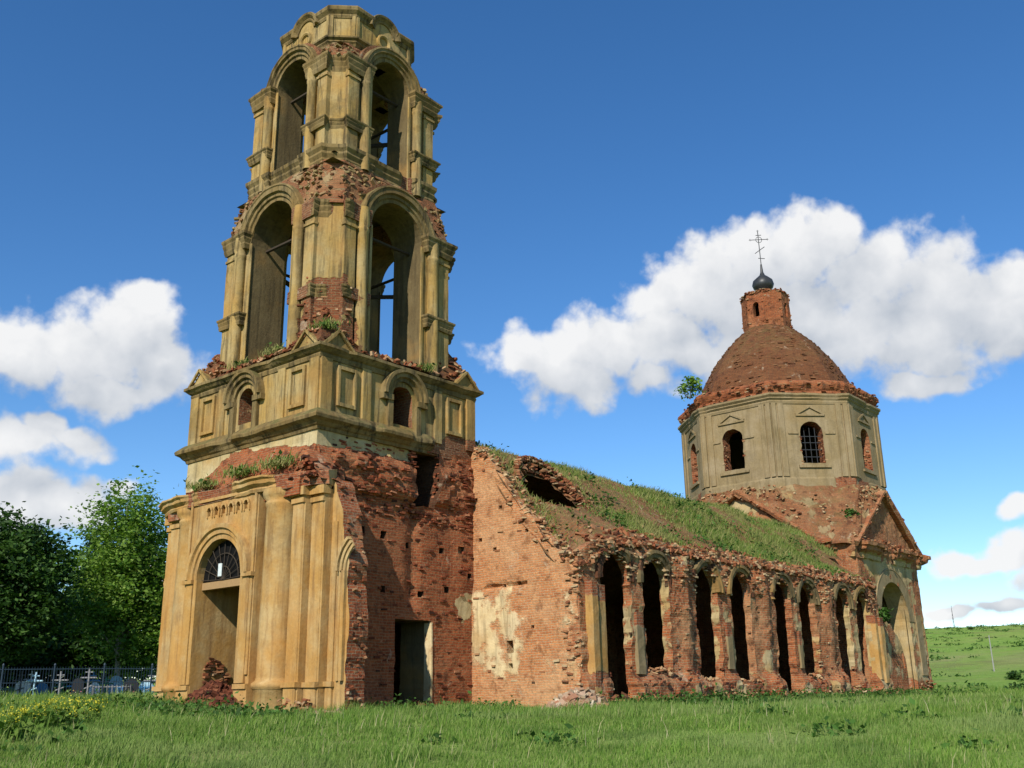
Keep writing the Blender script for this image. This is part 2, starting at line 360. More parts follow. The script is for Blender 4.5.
# ------------------------------------------------------------------ materials
def mat(name):
    m_ = bpy.data.materials.new(name); m_.use_nodes = True; n = NT(m_.node_tree); b = n.n['Principled BSDF']; return m_, n, b
def masonry(name, A, B, st, b1=(.30, .085, .032), b2=(.19, .045, .02), mortar=(.30, .21, .13), pale=(.42, .24, .13), pale_amt=.35, moss=.0, bdark=(.085, .035, .02), chip=.8, bscale=1., grime=.5, dark=(.065, .05, .027), warm=(.36, .20, .06), soft=.03):
    m_, n, b = mat(name)
    uvn = n.new('ShaderNodeUVMap', uv_map='UVMap').outputs[0]; pos = n.new('ShaderNodeNewGeometry').outputs['Position']
    at = n.new('ShaderNodeAttribute', attribute_name='pl').outputs['Fac']
    wob = n.vmath('SCALE', n.vmath('SUBTRACT', n.noise(pos, 2.2, 3, .6, out=1), (.5, .5, .5))); wob.node.inputs['Scale'].default_value = .10
    buv = n.vmath('ADD', uvn, wob)
    br = n.new('ShaderNodeTexBrick'); n.put(br.inputs['Vector'], buv)
    br.inputs['Scale'].default_value = 1; br.inputs['Brick Width'].default_value = .29 * bscale; br.inputs['Row Height'].default_value = .095 * bscale
    br.inputs['Mortar Size'].default_value = .011 * bscale; br.inputs['Mortar Smooth'].default_value = .3; br.inputs['Bias'].default_value = -.1
    n.put(br.inputs['Color1'], b1); n.put(br.inputs['Color2'], b2); n.put(br.inputs['Mortar'], mortar)
    big = n.noise(pos, .55, 6, .62); mid = n.noise(pos, 2.4, 5, .65); fine = n.noise(pos, 11, 4, .6)
    bc_ = n.mix(n.ramp(big, .42, .68, 0, pale_amt), br.outputs[0], pale)
    bc_ = n.mix(n.ramp(mid, .51, .70, 0, .8), bc_, bdark)
    bc_ = n.mix(n.ramp(fine, .55, .75, 0, .5), bc_, pale)
    bc_ = n.mix(n.ramp(n.noise(pos, 1.3, 5, .7, dist=.6), .60, .70, 0, .55), bc_, (.46, .37, .26))
    bc_ = n.mix(1., bc_, n.mix(fine, (.55, .55, .55), (1.2, 1.2, 1.2)), 'MULTIPLY')
    mp = n.new('ShaderNodeMapping'); n.put(mp.inputs[0], pos); mp.inputs['Scale'].default_value = (2.6, 2.6, .22)
    streak = n.noise(mp.outputs[0], 1, 6, .65)
    pc = n.mix(n.ramp(n.noise(pos, .8, 5, .6), .35, .68), A, B)
    pc = n.mix(n.ramp(streak, .45, .72, 0, grime), pc, st)
    pc = n.mix(n.ramp(mid, .52, .75, 0, .5), pc, B)
    mp2 = n.new('ShaderNodeMapping'); n.put(mp2.inputs[0], pos); mp2.inputs['Scale'].default_value = (5.5, 5.5, .5); mp2.inputs['Location'].default_value = (3, 7, 1)
    pc = n.mix(n.ramp(n.noise(mp2.outputs[0], 1, 5, .65), .50, .69, 0, grime * .85), pc, dark)
    pc = n.mix(n.math('MULTIPLY', n.ramp(n.noise(pos, .45, 6, .68), .53, .62), grime * .42), pc, dark)
    pc = n.mix(n.ramp(n.noise(pos, .33, 4, .6), .50, .66, 0, .55), pc, warm)
    pc = n.mix(n.ramp(n.noise(pos, 3.7, 8, .75), .60, .72, 0, .7), pc, st)
    pc = n.mix(1., pc, n.mix(fine, (.78, .78, .78), (1.16, 1.16, 1.16)), 'MULTIPLY')
    nn = n.math('ADD', n.math('MULTIPLY', n.noise(pos, 1.1, 8, .62), .75), n.math('MULTIPLY', mid, .25))
    mk = n.math('ADD', at, n.math('MULTIPLY', n.math('SUBTRACT', nn, .5), chip * 2.2))
    mask = n.ramp(mk, .5 - soft, .5 + soft)
    colr = n.mix(mask, bc_, pc)
    if moss > 0:
        nz = n.new('ShaderNodeSeparateXYZ'); n.put(nz.inputs[0], n.new('ShaderNodeNewGeometry').outputs['Normal'])
        mo = n.math('MULTIPLY', n.ramp(nz.outputs[2], .35, .8), n.ramp(n.noise(pos, 1.6, 6, .7), .40, .60, 0, moss))
        colr = n.mix(mo, colr, n.mix(fine, (.05, .06, .015), (.14, .12, .045)))
    n.put(b.inputs['Base Color'], colr); b.inputs['Roughness'].default_value = .92; b.inputs['Specular IOR Level'].default_value = .15
    # relief: mortar joints, brick wear, plaster edges
    hb = n.math('ADD', n.math('MULTIPLY', br.outputs[1], -.55), n.math('MULTIPLY', mid, 1.2)); hb = n.math('ADD', hb, n.math('MULTIPLY', fine, .5))
    hp = n.math('ADD', n.math('MULTIPLY', fine, .22), n.math('ADD', n.math('MULTIPLY', mid, .25), .9))
    mh = n.new('ShaderNodeMix', data_type='FLOAT'); n.put(mh.inputs[0], mask); n.put(mh.inputs[2], hb); n.put(mh.inputs[3], hp)
    bm = n.new('ShaderNodeBump'); bm.inputs['Strength'].default_value = .8; bm.inputs['Distance'].default_value = .06; n.put(bm.inputs['Height'], mh.outputs[0])
    n.put(b.inputs['Normal'], bm.outputs[0]); return m_
def island_mat(name, cols, rough=.9, noise_scale=6., trans=0., var=.35, tint=None):
    m_, n, b = mat(name); geo = n.new('ShaderNodeNewGeometry'); r_ = geo.outputs['Random Per Island']; pos = geo.outputs['Position']
    cr = n.new('ShaderNodeValToRGB'); n.put(cr.inputs[0], r_); e = cr.color_ramp.elements
    e[0].color = (*cols[0], 1); e[1].color = (*cols[-1], 1); e[0].position = 0; e[1].position = 1
    for i, c in enumerate(cols[1:-1]): x = e.new((i + 1) / (len(cols) - 1)); x.color = (*c, 1)
    c = n.mix(1., cr.outputs[0], n.mix(n.noise(pos, noise_scale, 4, .6), (1 - var,) * 3, (1 + var,) * 3), 'MULTIPLY')
    if tint: c = n.mix(n.ramp(n.noise(pos, tint[1], 4, .6), .46, .64, 0, tint[2]), c, tint[0]); c = n.mix(n.ramp(n.noise(pos, tint[1] * 2.3, 4, .6), .52, .68, 0, .5), c, tint[3])
    n.put(b.inputs['Base Color'], c); b.inputs['Roughness'].default_value = rough; b.inputs['Specular IOR Level'].default_value = .2
    if trans > 0:
        tr = n.new('ShaderNodeBsdfTranslucent'); n.put(tr.inputs[0], n.mix(1., c, (1.2, 1.35, .6), 'MULTIPLY'))
        mx_ = n.new('ShaderNodeMixShader'); mx_.inputs[0].default_value = trans
        n.l.new(b.outputs[0], mx_.inputs[1]); n.l.new(tr.outputs[0], mx_.inputs[2]); n.l.new(mx_.outputs[0], n.n['Material Output'].inputs[0])
    return m_
def plain(name, col, rough=.7, metal=0., var=.25, scale=8.):
    m_, n, b = mat(name); pos = n.new('ShaderNodeNewGeometry').outputs['Position']
    n.put(b.inputs['Base Color'], n.mix(1., (*col, 1), n.mix(n.noise(pos, scale, 5, .65), (1 - var,) * 3, (1 + var,) * 3), 'MULTIPLY'))
    b.inputs['Roughness'].default_value = rough; b.inputs['Metallic'].default_value = metal; b.inputs['Specular IOR Level'].default_value = .15; return m_

OCHRE = masonry('ochre_plaster', (.40, .225, .068), (.44, .315, .15), (.21, .115, .045), moss=.0, chip=.62, grime=.6, warm=(.40, .19, .045), dark=(.16, .09, .04))
TOWER = masonry('weathered_plaster', (.35, .225, .072), (.365, .275, .13), (.105, .075, .036), b1=(.22, .075, .032), b2=(.14, .045, .021), mortar=(.22, .15, .08), moss=.8, chip=.7, grime=1.0)
CORN = masonry('lichened_moulding', (.18, .122, .046), (.23, .17, .08), (.045, .035, .018), b1=(.2, .07, .03), b2=(.12, .04, .02), moss=.9, chip=.75, grime=1.0, dark=(.035, .027, .015), warm=(.20, .125, .045))
DRUM = masonry('grey_plaster', (.235, .175, .09), (.29, .225, .135), (.13, .098, .05), moss=.4, chip=.6, grime=.42, warm=(.25, .175, .08))
BRICKW = masonry('brick_wall', (.38, .28, .13), (.42, .34, .2), (.22, .16, .08), b1=(.37, .112, .040), b2=(.24, .064, .026), mortar=(.36, .25, .14), pale=(.46, .29, .15), chip=1.1, pale_amt=.45, bdark=(.06, .026, .016), soft=.08)
BRICKS = masonry('mottled_brick', (.40, .30, .14), (.46, .38, .22), (.25, .18, .09), b1=(.33, .092, .034), b2=(.21, .053, .022), mortar=(.30, .18, .095), pale=(.40, .19, .09), pale_amt=.4, bdark=(.045, .02, .013), chip=.9)  # deep red brick with random dark mottling
BRICKP = masonry('pale_brick', (.60, .48, .27), (.58, .46, .28), (.40, .27, .13), b1=(.50, .205, .078), b2=(.38, .13, .05), mortar=(.50, .38, .23), pale=(.58, .36, .19), pale_amt=.5, chip=1.3, soft=.16, bscale=.88, bdark=(.21, .085, .036))
BRICKD = masonry('dome_brick', (.3, .25, .15), (.34, .3, .2), (.2, .15, .08), b1=(.18, .066, .027), b2=(.115, .040, .019), mortar=(.13, .08, .042), pale=(.21, .11, .05), pale_amt=.3, moss=.45, chip=.8)
SOIL = masonry('roof_soil', (.23, .16, .08), (.30, .22, .12), (.13, .09, .045), b1=(.27, .10, .042), b2=(.18, .065, .03), mortar=(.22, .14, .075), pale=(.34, .21, .105), pale_amt=.5, moss=.5, chip=.8)
LOOSE = island_mat('loose_brick', [(.06, .03, .018), (.15, .046, .02), (.21, .07, .03), (.25, .10, .045), (.30, .16, .08), (.34, .24, .14)], .95)
DIRTSHADE = masonry('dirty_shade_plaster', (.13, .095, .045), (.17, .13, .065), (.07, .052, .028), b1=(.11, .042, .02), b2=(.07, .026, .014), mortar=(.09, .06, .035), pale=(.14, .08, .045), grime=.8, chip=.5)  # dirty plaster, darkened further to carry the shade of openings and recesses
TANBR = island_mat('tan_loose_brick', [(.07, .04, .022), (.19, .07, .032), (.27, .12, .055), (.33, .19, .095), (.38, .26, .14), (.42, .32, .19)], .95)
DOMEBR = island_mat('dome_loose_brick', [(.07, .032, .016), (.12, .048, .022), (.16, .07, .032), (.19, .10, .05)], .95)
REDBR = island_mat('red_loose_brick', [(.04, .018, .012), (.13, .036, .017), (.20, .054, .024), (.26, .08, .035), (.32, .15, .08)], .95)
LOOSEM = island_mat('weathered_loose_brick', [(.07, .04, .022), (.17, .065, .03), (.20, .11, .05), (.26, .17, .085), (.20, .15, .06), (.33, .24, .13)], .95)
WOOD = plain('old_wood', (.30, .19, .09), .85, scale=14)
DARKWOOD = plain('dark_wood', (.05, .038, .028), .85, scale=12)
BLACKB = plain('black_board', (.004, .004, .004), .9)
IRON = plain('dark_iron', (.02, .02, .022), .55, .6)
ZINC = plain('grey_sheet_metal', (.055, .057, .06), .45, .5, .35, 3.)

# ------------------------------------------------------------------ terrain
FH = np.array([math.cos(YAW), math.sin(YAW)])
def gz(x, y):
    x = np.asarray(x, float); y = np.asarray(y, float); dx, dy = x - CAM[0], y - CAM[1]; t = np.hypot(dx, dy)
    a = np.degrees(np.arctan2(dy, dx))
    z = -1.12 + 1.08 * sst(3, 27, t)
    z = z + .42 * sst(-6, 5, y) * sst(14, 26, t) * (1 - sst(120, 250, t))
    z = z + .12 * (fbm(np.stack([x, y, x * 0], -1).reshape(-1, 3), .22, 3, 3).reshape(x.shape) - .5) * sst(2, 14, t)
    dd = np.abs((a - 14 + 180) % 360 - 180); hh = 20.8 * (1 - .72 * sst(14, 55, dd)) 
    z = z + hh * sst(85, 430, t) * (.96 + .10 * fbm(np.stack([x, y, x * 0], -1).reshape(-1, 3), .008, 2, 8).reshape(x.shape))
    return z
def ground():
    rr = np.concatenate([np.linspace(0, 80, 90), np.geomspace(83, 2600, 70)]); aa = np.linspace(0, 2 * math.pi, 241)[:-1]
    A_, R_ = np.meshgrid(aa, rr, indexing='ij'); x = CAM[0] + R_ * np.cos(A_); y = CAM[1] + R_ * np.sin(A_)
    V = np.stack([x, y, gz(x, y)], -1).reshape(-1, 3); k = len(rr); n = len(aa)
    ii, jj = np.meshgrid(np.arange(n), np.arange(k - 1), indexing='ij'); i2 = (ii + 1) % n
    Fq = np.stack([ii * k + jj, ii * k + jj + 1, i2 * k + jj + 1, i2 * k + jj], -1).reshape(-1, 4)
    g = G(); g.add(V, Fq, None, 0, 0, True)
    m_, n_, b = mat('meadow_ground'); pos = n_.new('ShaderNodeNewGeometry').outputs['Position']
    big = n_.noise(pos, .035, 5, .6); mid = n_.noise(pos, .6, 6, .65); fine = n_.noise(pos, 7, 5, .7)
    mp = n_.new('ShaderNodeMapping'); n_.put(mp.inputs[0], pos); mp.inputs['Scale'].default_value = (.006, .03, .03); mp.inputs['Rotation'].default_value = (0, 0, R(40))
    band = n_.noise(mp.outputs[0], 1, 5, .6)
    c = n_.mix(n_.ramp(mid, .35, .65), (.16, .28, .045), (.22, .33, .07))
    c = n_.mix(n_.ramp(big, .45, .65, 0, .6), c, (.27, .34, .085))
    c = n_.mix(n_.ramp(band, .50, .66, 0, .65), c, (.30, .27, .13))
    c = n_.mix(n_.ramp(n_.noise(pos, .12, 6, .7), .58, .70, 0, .55), c, (.12, .22, .045))
    c = n_.mix(n_.ramp(n_.noise(pos, .07, 7, .72), .50, .64, 0, .7), c, (.17, .19, .065))
    c = n_.mix(n_.ramp(n_.noise(pos, .25, 6, .75), .56, .68, 0, .6), c, (.07, .12, .028))
    c = n_.mix(1., c, n_.mix(fine, (.5,) * 3, (1.35,) * 3), 'MULTIPLY')
    n_.put(b.inputs['Base Color'], c); b.inputs['Roughness'].default_value = 1; b.inputs['Specular IOR Level'].default_value = .05
    bm = n_.new('ShaderNodeBump'); bm.inputs['Strength'].default_value = 1; bm.inputs['Distance'].default_value = .12; n_.put(bm.inputs['Height'], n_.math('ADD', mid, fine)); n_.put(b.inputs['Normal'], bm.outputs[0])
    o = g.build('ground', m_); tag(o, 'green meadow rising to a grassy hill at the right', kind='structure'); return o
ground()

# ================================================================== THE CHURCH
XC, XD = 6.337, 44.71
CH = empty('ruined_church', (12, 0, 0))
tag(CH, 'ruined brick church with tall yellow plastered bell tower, long grass topped nave and domed octagon', 'church')
WST = (0, -1, 0); STH = (1, 0, 0); EST = (0, 1, 0); NTH = (-1, 0, 0)

# ---------- portal (west front)
def portal():
    xw = 1.78
    f = fr((xw, 0, 0), WST)
    noise_d = lambda u, v: .03 * (fbm(np.stack([u, v, u * 0], 1), 1.5, 3, 2) - .5)
    def plf(V): return 1.0 - .9 * np.exp(-((V[:, 1] + 2.75) ** 2 + (V[:, 2] - 1.95) ** 2) / .05) - .85 * sst(.75, .1, V[:, 2]) * fbm(V, .9, 3, 4) * 1.3 - .3 * sst(6.9, 7.2, V[:, 2])
    g = G()
    niches = [arch(.98 - i * .42 - .08, .13, 6.42, 6.62, 6) for i in range(6)]
    niches = [[(-a, b) for a, b in nn][::-1] for nn in niches]
    wall(g, f, [(-1.95, -.4), (1.95, -.4), (1.95, 7.1), (-1.95, 7.1)], [arch(0, 1.24, -.3, 4.33, 20)] + niches, 1.9, .3, noise_d, plf, 0, rim_pl_holes=lambda V: .95 - .5 * sst(1.5, .2, V[:, 2]))
    fbox(g, f, -1.2, 1.2, 6.3, 6.9, -.6, -.16, pl=.9)
    for nn in niches:   # little blind arcade: raised rims round shallow niches
        uc = (nn[0][0] + nn[1][0]) / 2
        archband(g, f, uc, 6.60, [(.10, 0), (.10, .07), (.17, .07), (.17, 0)], n=9)
        fbox(g, f, uc - .17, uc - .12, 6.36, 6.6, 0, .06); fbox(g, f, uc + .12, uc + .17, 6.36, 6.6, 0, .06)
    # raised panel border
    for (a, b, c, d) in ((-1.9, -1.78, 1.2, 7.0), (1.78, 1.9, 1.2, 7.0), (-1.9, 1.9, 6.92, 7.02)): fbox(g, f, a, b, c, d, 0, .07)
    # body behind: steps back to both sides
    for s in (-1, 1):
        def bx(u0, u1, x, z0, z1, dep, **k):
            ff = fr((x, 0, 0), WST); a, b = (u0, u1) if s > 0 else (-u1, -u0); fbox(g, ff, a, b, z0, z1, -dep, 0, pl=plf, **k)
        bx(1.9, 3.2, 2.55, -.4, 7.0, 1.2); bx(3.2, 3.82, 2.18, -.4, 6.75, 1.5); bx(3.82, 4.45, 2.45, -.4, 6.75, 1.2)
    # interior side walls and back wall of the passage
    for y in (1.26, -1.26 - .3):
        fp = fr((0, y, 0), STH) 
    fn = fr((2.2, 1.243, 0), STH)
    wall(g, fn, rect(.1, 3.4, -.3, 6), [], .3, .3, None, lambda V: .97 - 1.1 * sst(2.2, 1.2, V[:, 2] + .75 * np.abs(V[:, 0] - 2.5)), 0, back=False)
    n = 90; u = rng.uniform(.05, 1.1, n); wallbricks(g, fn, u, rng.random(n) * np.clip(1.9 - 1.2 * np.abs(u - .4), .2, 2), rng.uniform(-.03, .06, n), .15)
    fs_ = fr((5.6, -1.243, 0), NTH); wall(g, fs_, rect(0, 3.4, -.3, 6), [], .3, .5, None, .9, 0, back=False)
    fb = fr((5.3, 0, 0), WST); wall(g, fb, rect(-1.3, 1.3, -.3, 6), [], .3, .5, None, .6, 0, back=False)
    fc = G
    # brick rubble on the broken base
    n = 260; u = rng.uniform(-1.2, 4.4, n); v = rng.uniform(.0, .55, n) * rng.random(n) + .05
    wallbricks(g, fr((1.75, 0, 0), WST), u, v, rng.uniform(-.1, .05, n) - np.where(u > 1.9, .4, 0), .25)
    g2 = g.build('portal', [OCHRE, LOOSE], CH)
    # half columns and pilaster mouldings
    for s in (-1, 1):
        c = (2.38, -s * 2.5); q = G()
        lathe(q, c, [(.66, -.4), (.66, .75), (.74, .80), (.74, .92), (.62, 1.0), (.60, 1.1), (.585, 3.5), (.56, 6.35), (.60, 6.42), (.60, 6.5), (.56, 6.55), (.68, 6.68), (.70, 6.8), (.70, 6.9)], 32, plf, rough=.012)
        q.build('half_column', [OCHRE], g2)
        for (u0, u1, x) in ((3.2, 3.82, 2.18), (3.82, 4.45, 2.45), (4.45, 4.8, 2.75)):
            q = G(); ff = fr((x, 0, 0), WST); a, b = (u0, u1) if s > 0 else (-u1, -u0)
            fbox(q, ff, a + .03, b - .03, -.4, .78, -.2, .07, pl=plf); fbox(q, ff, a - .02, b + .02, .78, .93, -.2, .13, rough=.03)
            fbox(q, ff, a + .05, b - .05, .93, 6.4 if u0 < 4.4 else 5.7, -.2, .035, pl=plf)
            if u0 < 4.4: fbox(q, ff, a, b, 6.35, 6.5, -.2, .09); fbox(q, ff, a - .05, b + .05, 6.58, 6.85, -.2, .15, rough=.03)
            q.build('pilaster', [OCHRE], g2)
    # spring of the broken wing arch on both sides
    for s in (-1, 1):
        q = G(); ff = fr((2.78, 0, 0), WST)
        out = [(4.4, -.4), (5.35, -.4), (5.28, 1.4), (5.38, 2.6), (5.22, 3.8), (5.3, 4.35), (5.12, 4.8), (5.0, 5.4), (4.92, 6.0), (4.68, 6.5), (4.6, 6.9), (4.4, 7.1)]
        if s < 0: out = [(-4.4 - (a - 4.4) * .62, b) for a, b in out][::-1]
        wall(q, ff, out, [], .75, .2, None, 1., 0, rag=.06, rim_pl=.15, rim_n=4)
        a0, a1 = (math.pi - .95, math.pi) if s > 0 else (0, .5); sx_ = 6.08 if s > 0 else 5.75
        for r0, o in ((.98, .06), (1.10, .11), (1.24, .17)):
            archband(q, ff, s * sx_, 4.15, [(r0 - .1, 0), (r0 - .1, o), (r0, o), (r0 + .02, 0)], a0, a1, 10, rough=.015)
        if s < 0: q.build('arch_spring', [OCHRE, LOOSE], g2, label='stump of a side arch at the far end of the portal'); continue
        e = s * 5.1; fbox(q, ff, min(e, e + s * .14), max(e, e + s * .14), .95, 4.15, 0, .14); e = s * 4.9; fbox(q, ff, min(e, e + s * .1), max(e, e + s * .1), .95, 4.15, 0, .07)
        n = 110; v = rng.uniform(-.1, 7.1, n); uo = np.interp(v, [-.4, 1.4, 2.6, 3.8, 4.35, 4.8, 5.4, 6, 6.6, 7.1], [5.35, 5.28, 5.38, 5.22, 5.3, 5.12, 5, 4.92, 4.66, 4.5])
        wallbricks(q, ff, s * (uo - .05 + rng.uniform(-.1, .06, n)), v, rng.uniform(-.72, -.08, n), .2, size=(.2, .12, .07))
        q.build('arch_spring', [OCHRE, LOOSE], g2, label='broken spring of a side arch on the ochre portal')
    # archivolt
    q = G()
    archband(q, f, 0, 4.33, [(1.24, 0), (1.24, .06), (1.40, .06), (1.42, .12), (1.56, .12), (1.60, .2), (1.74, .2), (1.78, .0)], n=40, rough=.01)
    for s in (-1, 1):
        a, b = sorted((s * 1.24, s * 1.40)); fbox(q, f, a, b, .95, 4.33, 0, .06); a, b = sorted((s * 1.42, s * 1.78)); fbox(q, f, a, b, .95, 4.2, 0, .1)
        a, b = sorted((s * 1.40, s * 1.95)); fbox(q, f, a, b, 4.2, 4.33, 0, .17); a, b = sorted((s * 1.26, s * 1.95)); fbox(q, f, a, b, .78, .93, 0, .13, rough=.03); fbox(q, f, a, b, -.4, .78, 0, .07, pl=plf)
    q.build('archivolt', [OCHRE], g2)
    # main cornice, broken towards the south
    path = [(2.75, 4.75), (2.45, 4.6)]
    path = [(2.8, 4.75), (2.3, 4.45), (2.05, 3.82), (1.9, 3.2), (1.76, 1.95), (1.74, -1.95), (1.9, -3.2), (2.1, -3.9), (2.45, -4.6)]
    q = G()
    er = lambda p, s: .95 * sst(.42, .62, fbm(np.stack([p[:, 0], p[:, 1], p[:, 0] * 0], 1), .9, 3, 9)) + .7 * sst(-2.6, -3.4, p[:, 1])
    sweep(q, path, [(-.5, 6.86), (.04, 6.86), (.08, 6.95), (.06, 7.0), (.2, 7.1), (.22, 7.2), (.3, 7.26), (.3, 7.32), (-.6, 7.45)], res=.2, rough=.05, erode=er)
    q.build('cornice', [OCHRE], g2)
    # timber transom, fanlight bars, stub brace
    q = G(); fx = fr((2.05, 0, 0), WST); fbox(q, fx, -1.24, 1.24, 3.98, 4.22, -.1, .1); q.build('transom', [WOOD], g2)
    q = G(); c0 = (1.93, 0, 4.24)
    for i in range(11):
        a = math.pi * i / 10; bar(q, c0, (1.93, 1.22 * math.cos(a), 4.3 + 1.22 * math.sin(a)), .014)
    for r_ in (.42, .85):
        pts = [(1.93, r_ * math.cos(math.pi * i / 14), 4.26 + r_ * math.sin(math.pi * i / 14)) for i in range(15)]
        for a, b in zip(pts[:-1], pts[1:]): bar(q, a, b, .018)
    q.build('fanlight', [DARKWOOD], g2)
    q = G(); fx = fr((1.99, 0, 0), WST); wall(q, fx, [(1.23 * math.cos(t), 4.24 + 1.29 * math.sin(t)) for t in np.linspace(0, math.pi, 18)], [], .06, .4, None, 0, 0); q.build('fanlight_board', [BLACKB], g2)
    q = G(); fx = fr((1.89, 0, 0), WST); fbox(q, fx, -.25, -.06, 4.36, 4.78, -.02, .02, rough=0); q.build('tin_plate', [plain('tin', (.55, .60, .60), .4)], g2)
portal()

# ---------- tower base block
TW = 3.75
def tower_base():
    g = G()
    f = fr((XC, -TW, 0), STH)   # south wall, u = x - XC
    ux = lambda x: x - XC
    def ds(u, v):
        P = np.stack([u, v, u * 0], 1); rough = sst(6.2, 7.2, v) * (.55 + .45 * fbm(P, .7, 2, 5))
        band = .22 * sst(6.9, 7.15, v) * (1 - sst(8.0, 8.5, v)) * sst(-2.2, -1.2, -u + 1.2)
        scar = -.16 * np.exp(-((u - ux(7.0)) / .28) ** 2) * sst(3.2, 3.8, v) + .10 * sst(.2, .8, u - ux(8.6)) * sst(3.5, 4.5, v)
        return (.02 + .08 * rough) * (fbm(P, 2.3, 4, 6) - .5) * 2 + coursed(u, v, .02 + .16 * rough, 2) + band * 1.0 + scar
    def pls(V):
        patch = np.exp(-(((V[:, 0] - 9.55) / .62) ** 2 + ((V[:, 2] - 3.45) / .75) ** 2)) * 1.05
        top = sst(8.25, 8.5, V[:, 2]) * sst(7.9, 6.8, V[:, 0]) * .95
        return np.maximum(patch, top) - .12
    holes = [[(ux(6.17), -.3), (ux(7.85), -.3), (ux(7.85), 2.95), (ux(6.17), 2.95)], [(ux(7.0), 6.85), (ux(7.95), 6.85), (ux(8.2), 8.88), (ux(6.98), 8.88)]]
    for (x, z) in ((4.6, 5.75), (5.55, 5.7), (6.75, 5.45), (8.35, 5.4), (9.3, 5.5), (7.4, 3.85), (8.6, 4.05), (5.6, 3.9), (9.7, 4.6), (4.7, 3.0)):
        h = .09 + .05 * rng.random(); holes.append(rect(ux(x) - h, ux(x) + h, z - h, z + h))
    wall(g, f, [(-3.72, -.4), (3.78, -.4), (3.78, 9.0), (-3.72, 9.0)], holes, 1.5, .13, ds, pls, 0, hole_rag=[.03, .08] + [.04] * 10, rim_n=5, rim_mat=2, rim_pl_holes=lambda V: np.where(((V[:, 2] < 3.2) & (V[:, 0] > 7.5)) , .95, .1))  # door and slot reveals: their shade is put into the dark rim colour
    # brick courses projecting
    n = 620; u = rng.uniform(-3.2, 3.7, n); v = 6.3 + 2.5 * rng.random(n) ** 1.2; k = ~((u > ux(6.85)) & (u < ux(8.35)) & (v > 6.7)); u, v = u[k], v[k]
    wallbricks(g, f, u, v, ds(u, v) + rng.uniform(-.09, .04, len(u)), .10)
    n = 260; u = rng.uniform(-3.2, 3.7, n); v = rng.uniform(.1, 6.4, n); k = ~((u > ux(6.1)) & (u < ux(7.95)) & (v < 3.05)); u, v = u[k], v[k]; wallbricks(g, f, u, v, ds(u, v) + rng.uniform(-.06, .012, len(u)), .05)
    n = 60; v = rng.uniform(6.5, 8.9, n); wallbricks(g, f, np.where(rng.random(n) < .5, ux(6.9), ux(8.2)) + rng.normal(0, .05, n), v, rng.uniform(-.15, .08, n), .12)
    # west wall above the portal: brick slope and plaster band
    f2 = fr((XC - TW, 0, 0), WST)
    LY, LZ = [-3.75, -1, .8, 2, 3.75], [8.3, 8.6, 8.8, 8.3, 7.5]
    def dw(u, v): P = np.stack([u, v, u * 0], 1); ln = np.interp(-u, LY, LZ); return .06 * (fbm(P, 2, 3, 8) - .5) + .62 * np.clip((ln - v) / (ln - 7.05), 0, 1)
    def plw(V):
        line = np.interp(V[:, 1], LY, LZ); return .05 + .95 * sst(-.08, .12, V[:, 2] - line)
    wall(g, f2, [(-3.75, 6.6), (3.75, 6.6), (3.75, 9.0), (-3.75, 9.0)], [], 1.2, .22, dw, plw, 0)
    n = 260; u = np.clip(rng.normal(.4, 2.6, n), -3.8, 4.2); v = 7.1 + .45 * rng.random(n) ** 2.2; wallbricks(g, f2, u, v, .68 - .42 * (v - 7.05) + rng.uniform(-.25, .05, n), .25)
    # rubble shoulder at the south-west corner
    n = 110; x = rng.uniform(2.0, 3.4, n); y = -3.75 - rng.uniform(-.3, .5, n) * np.clip((4.9 - x) / 1.8, .25, 1); z = 7.05 + .95 * rng.random(n) * np.clip(1 - (-3.75 - y) / 1.0, .1, 1)
    bricks(g, np.stack([x, y, z], 1), (1, 0, 0), .35)
    V = []; 
    gx, gy = np.meshgrid(np.linspace(2.15, 3.5, 14), np.linspace(-3.6, -4.55, 9), indexing='ij')
    zz = 8.05 - 1.0 * sst(-3.7, -4.6, gy) - .35 * sst(2.9, 3.5, gx) * sst(-3.6, -4.2, gy) + .35 * (fbm(np.stack([gx, gy, gx * 0], -1).reshape(-1, 3), 2.2, 3, 4).reshape(gx.shape) - .5)
    k = gx.shape[1]; ii, jj = np.meshgrid(np.arange(13), np.arange(8), indexing='ij'); Fq = np.stack([ii * k + jj, ii * k + jj + 1, (ii + 1) * k + jj + 1, (ii + 1) * k + jj], -1).reshape(-1, 4)
    g.add(np.stack([gx, gy, zz], -1).reshape(-1, 3), Fq, None, 0., 0)
    # plain north and east walls, floor of the next storey
    for ff in (fr((XC, TW, 0), NTH), fr((XC + TW, 0, 0), EST)): wall(g, ff, rect(-3.7, 3.7, -.4, 9.0), [], 1., .8, None, .3, 0)
    o = g.build('tower_base', [BRICKS, REDBR, DIRTSHADE], CH, label='bare red brick lower block of the bell tower')
    # door opening: jamb boards still white with plaster
    q = G(); fd = fr((XC, -TW, 0), STH); fbox(q, fd, ux(7.83), ux(7.93), .3, 2.9, -.3, .04, pl=.75, rough=.03, res=.25); q.build('door_frame', [BRICKP], o)
tower_base()

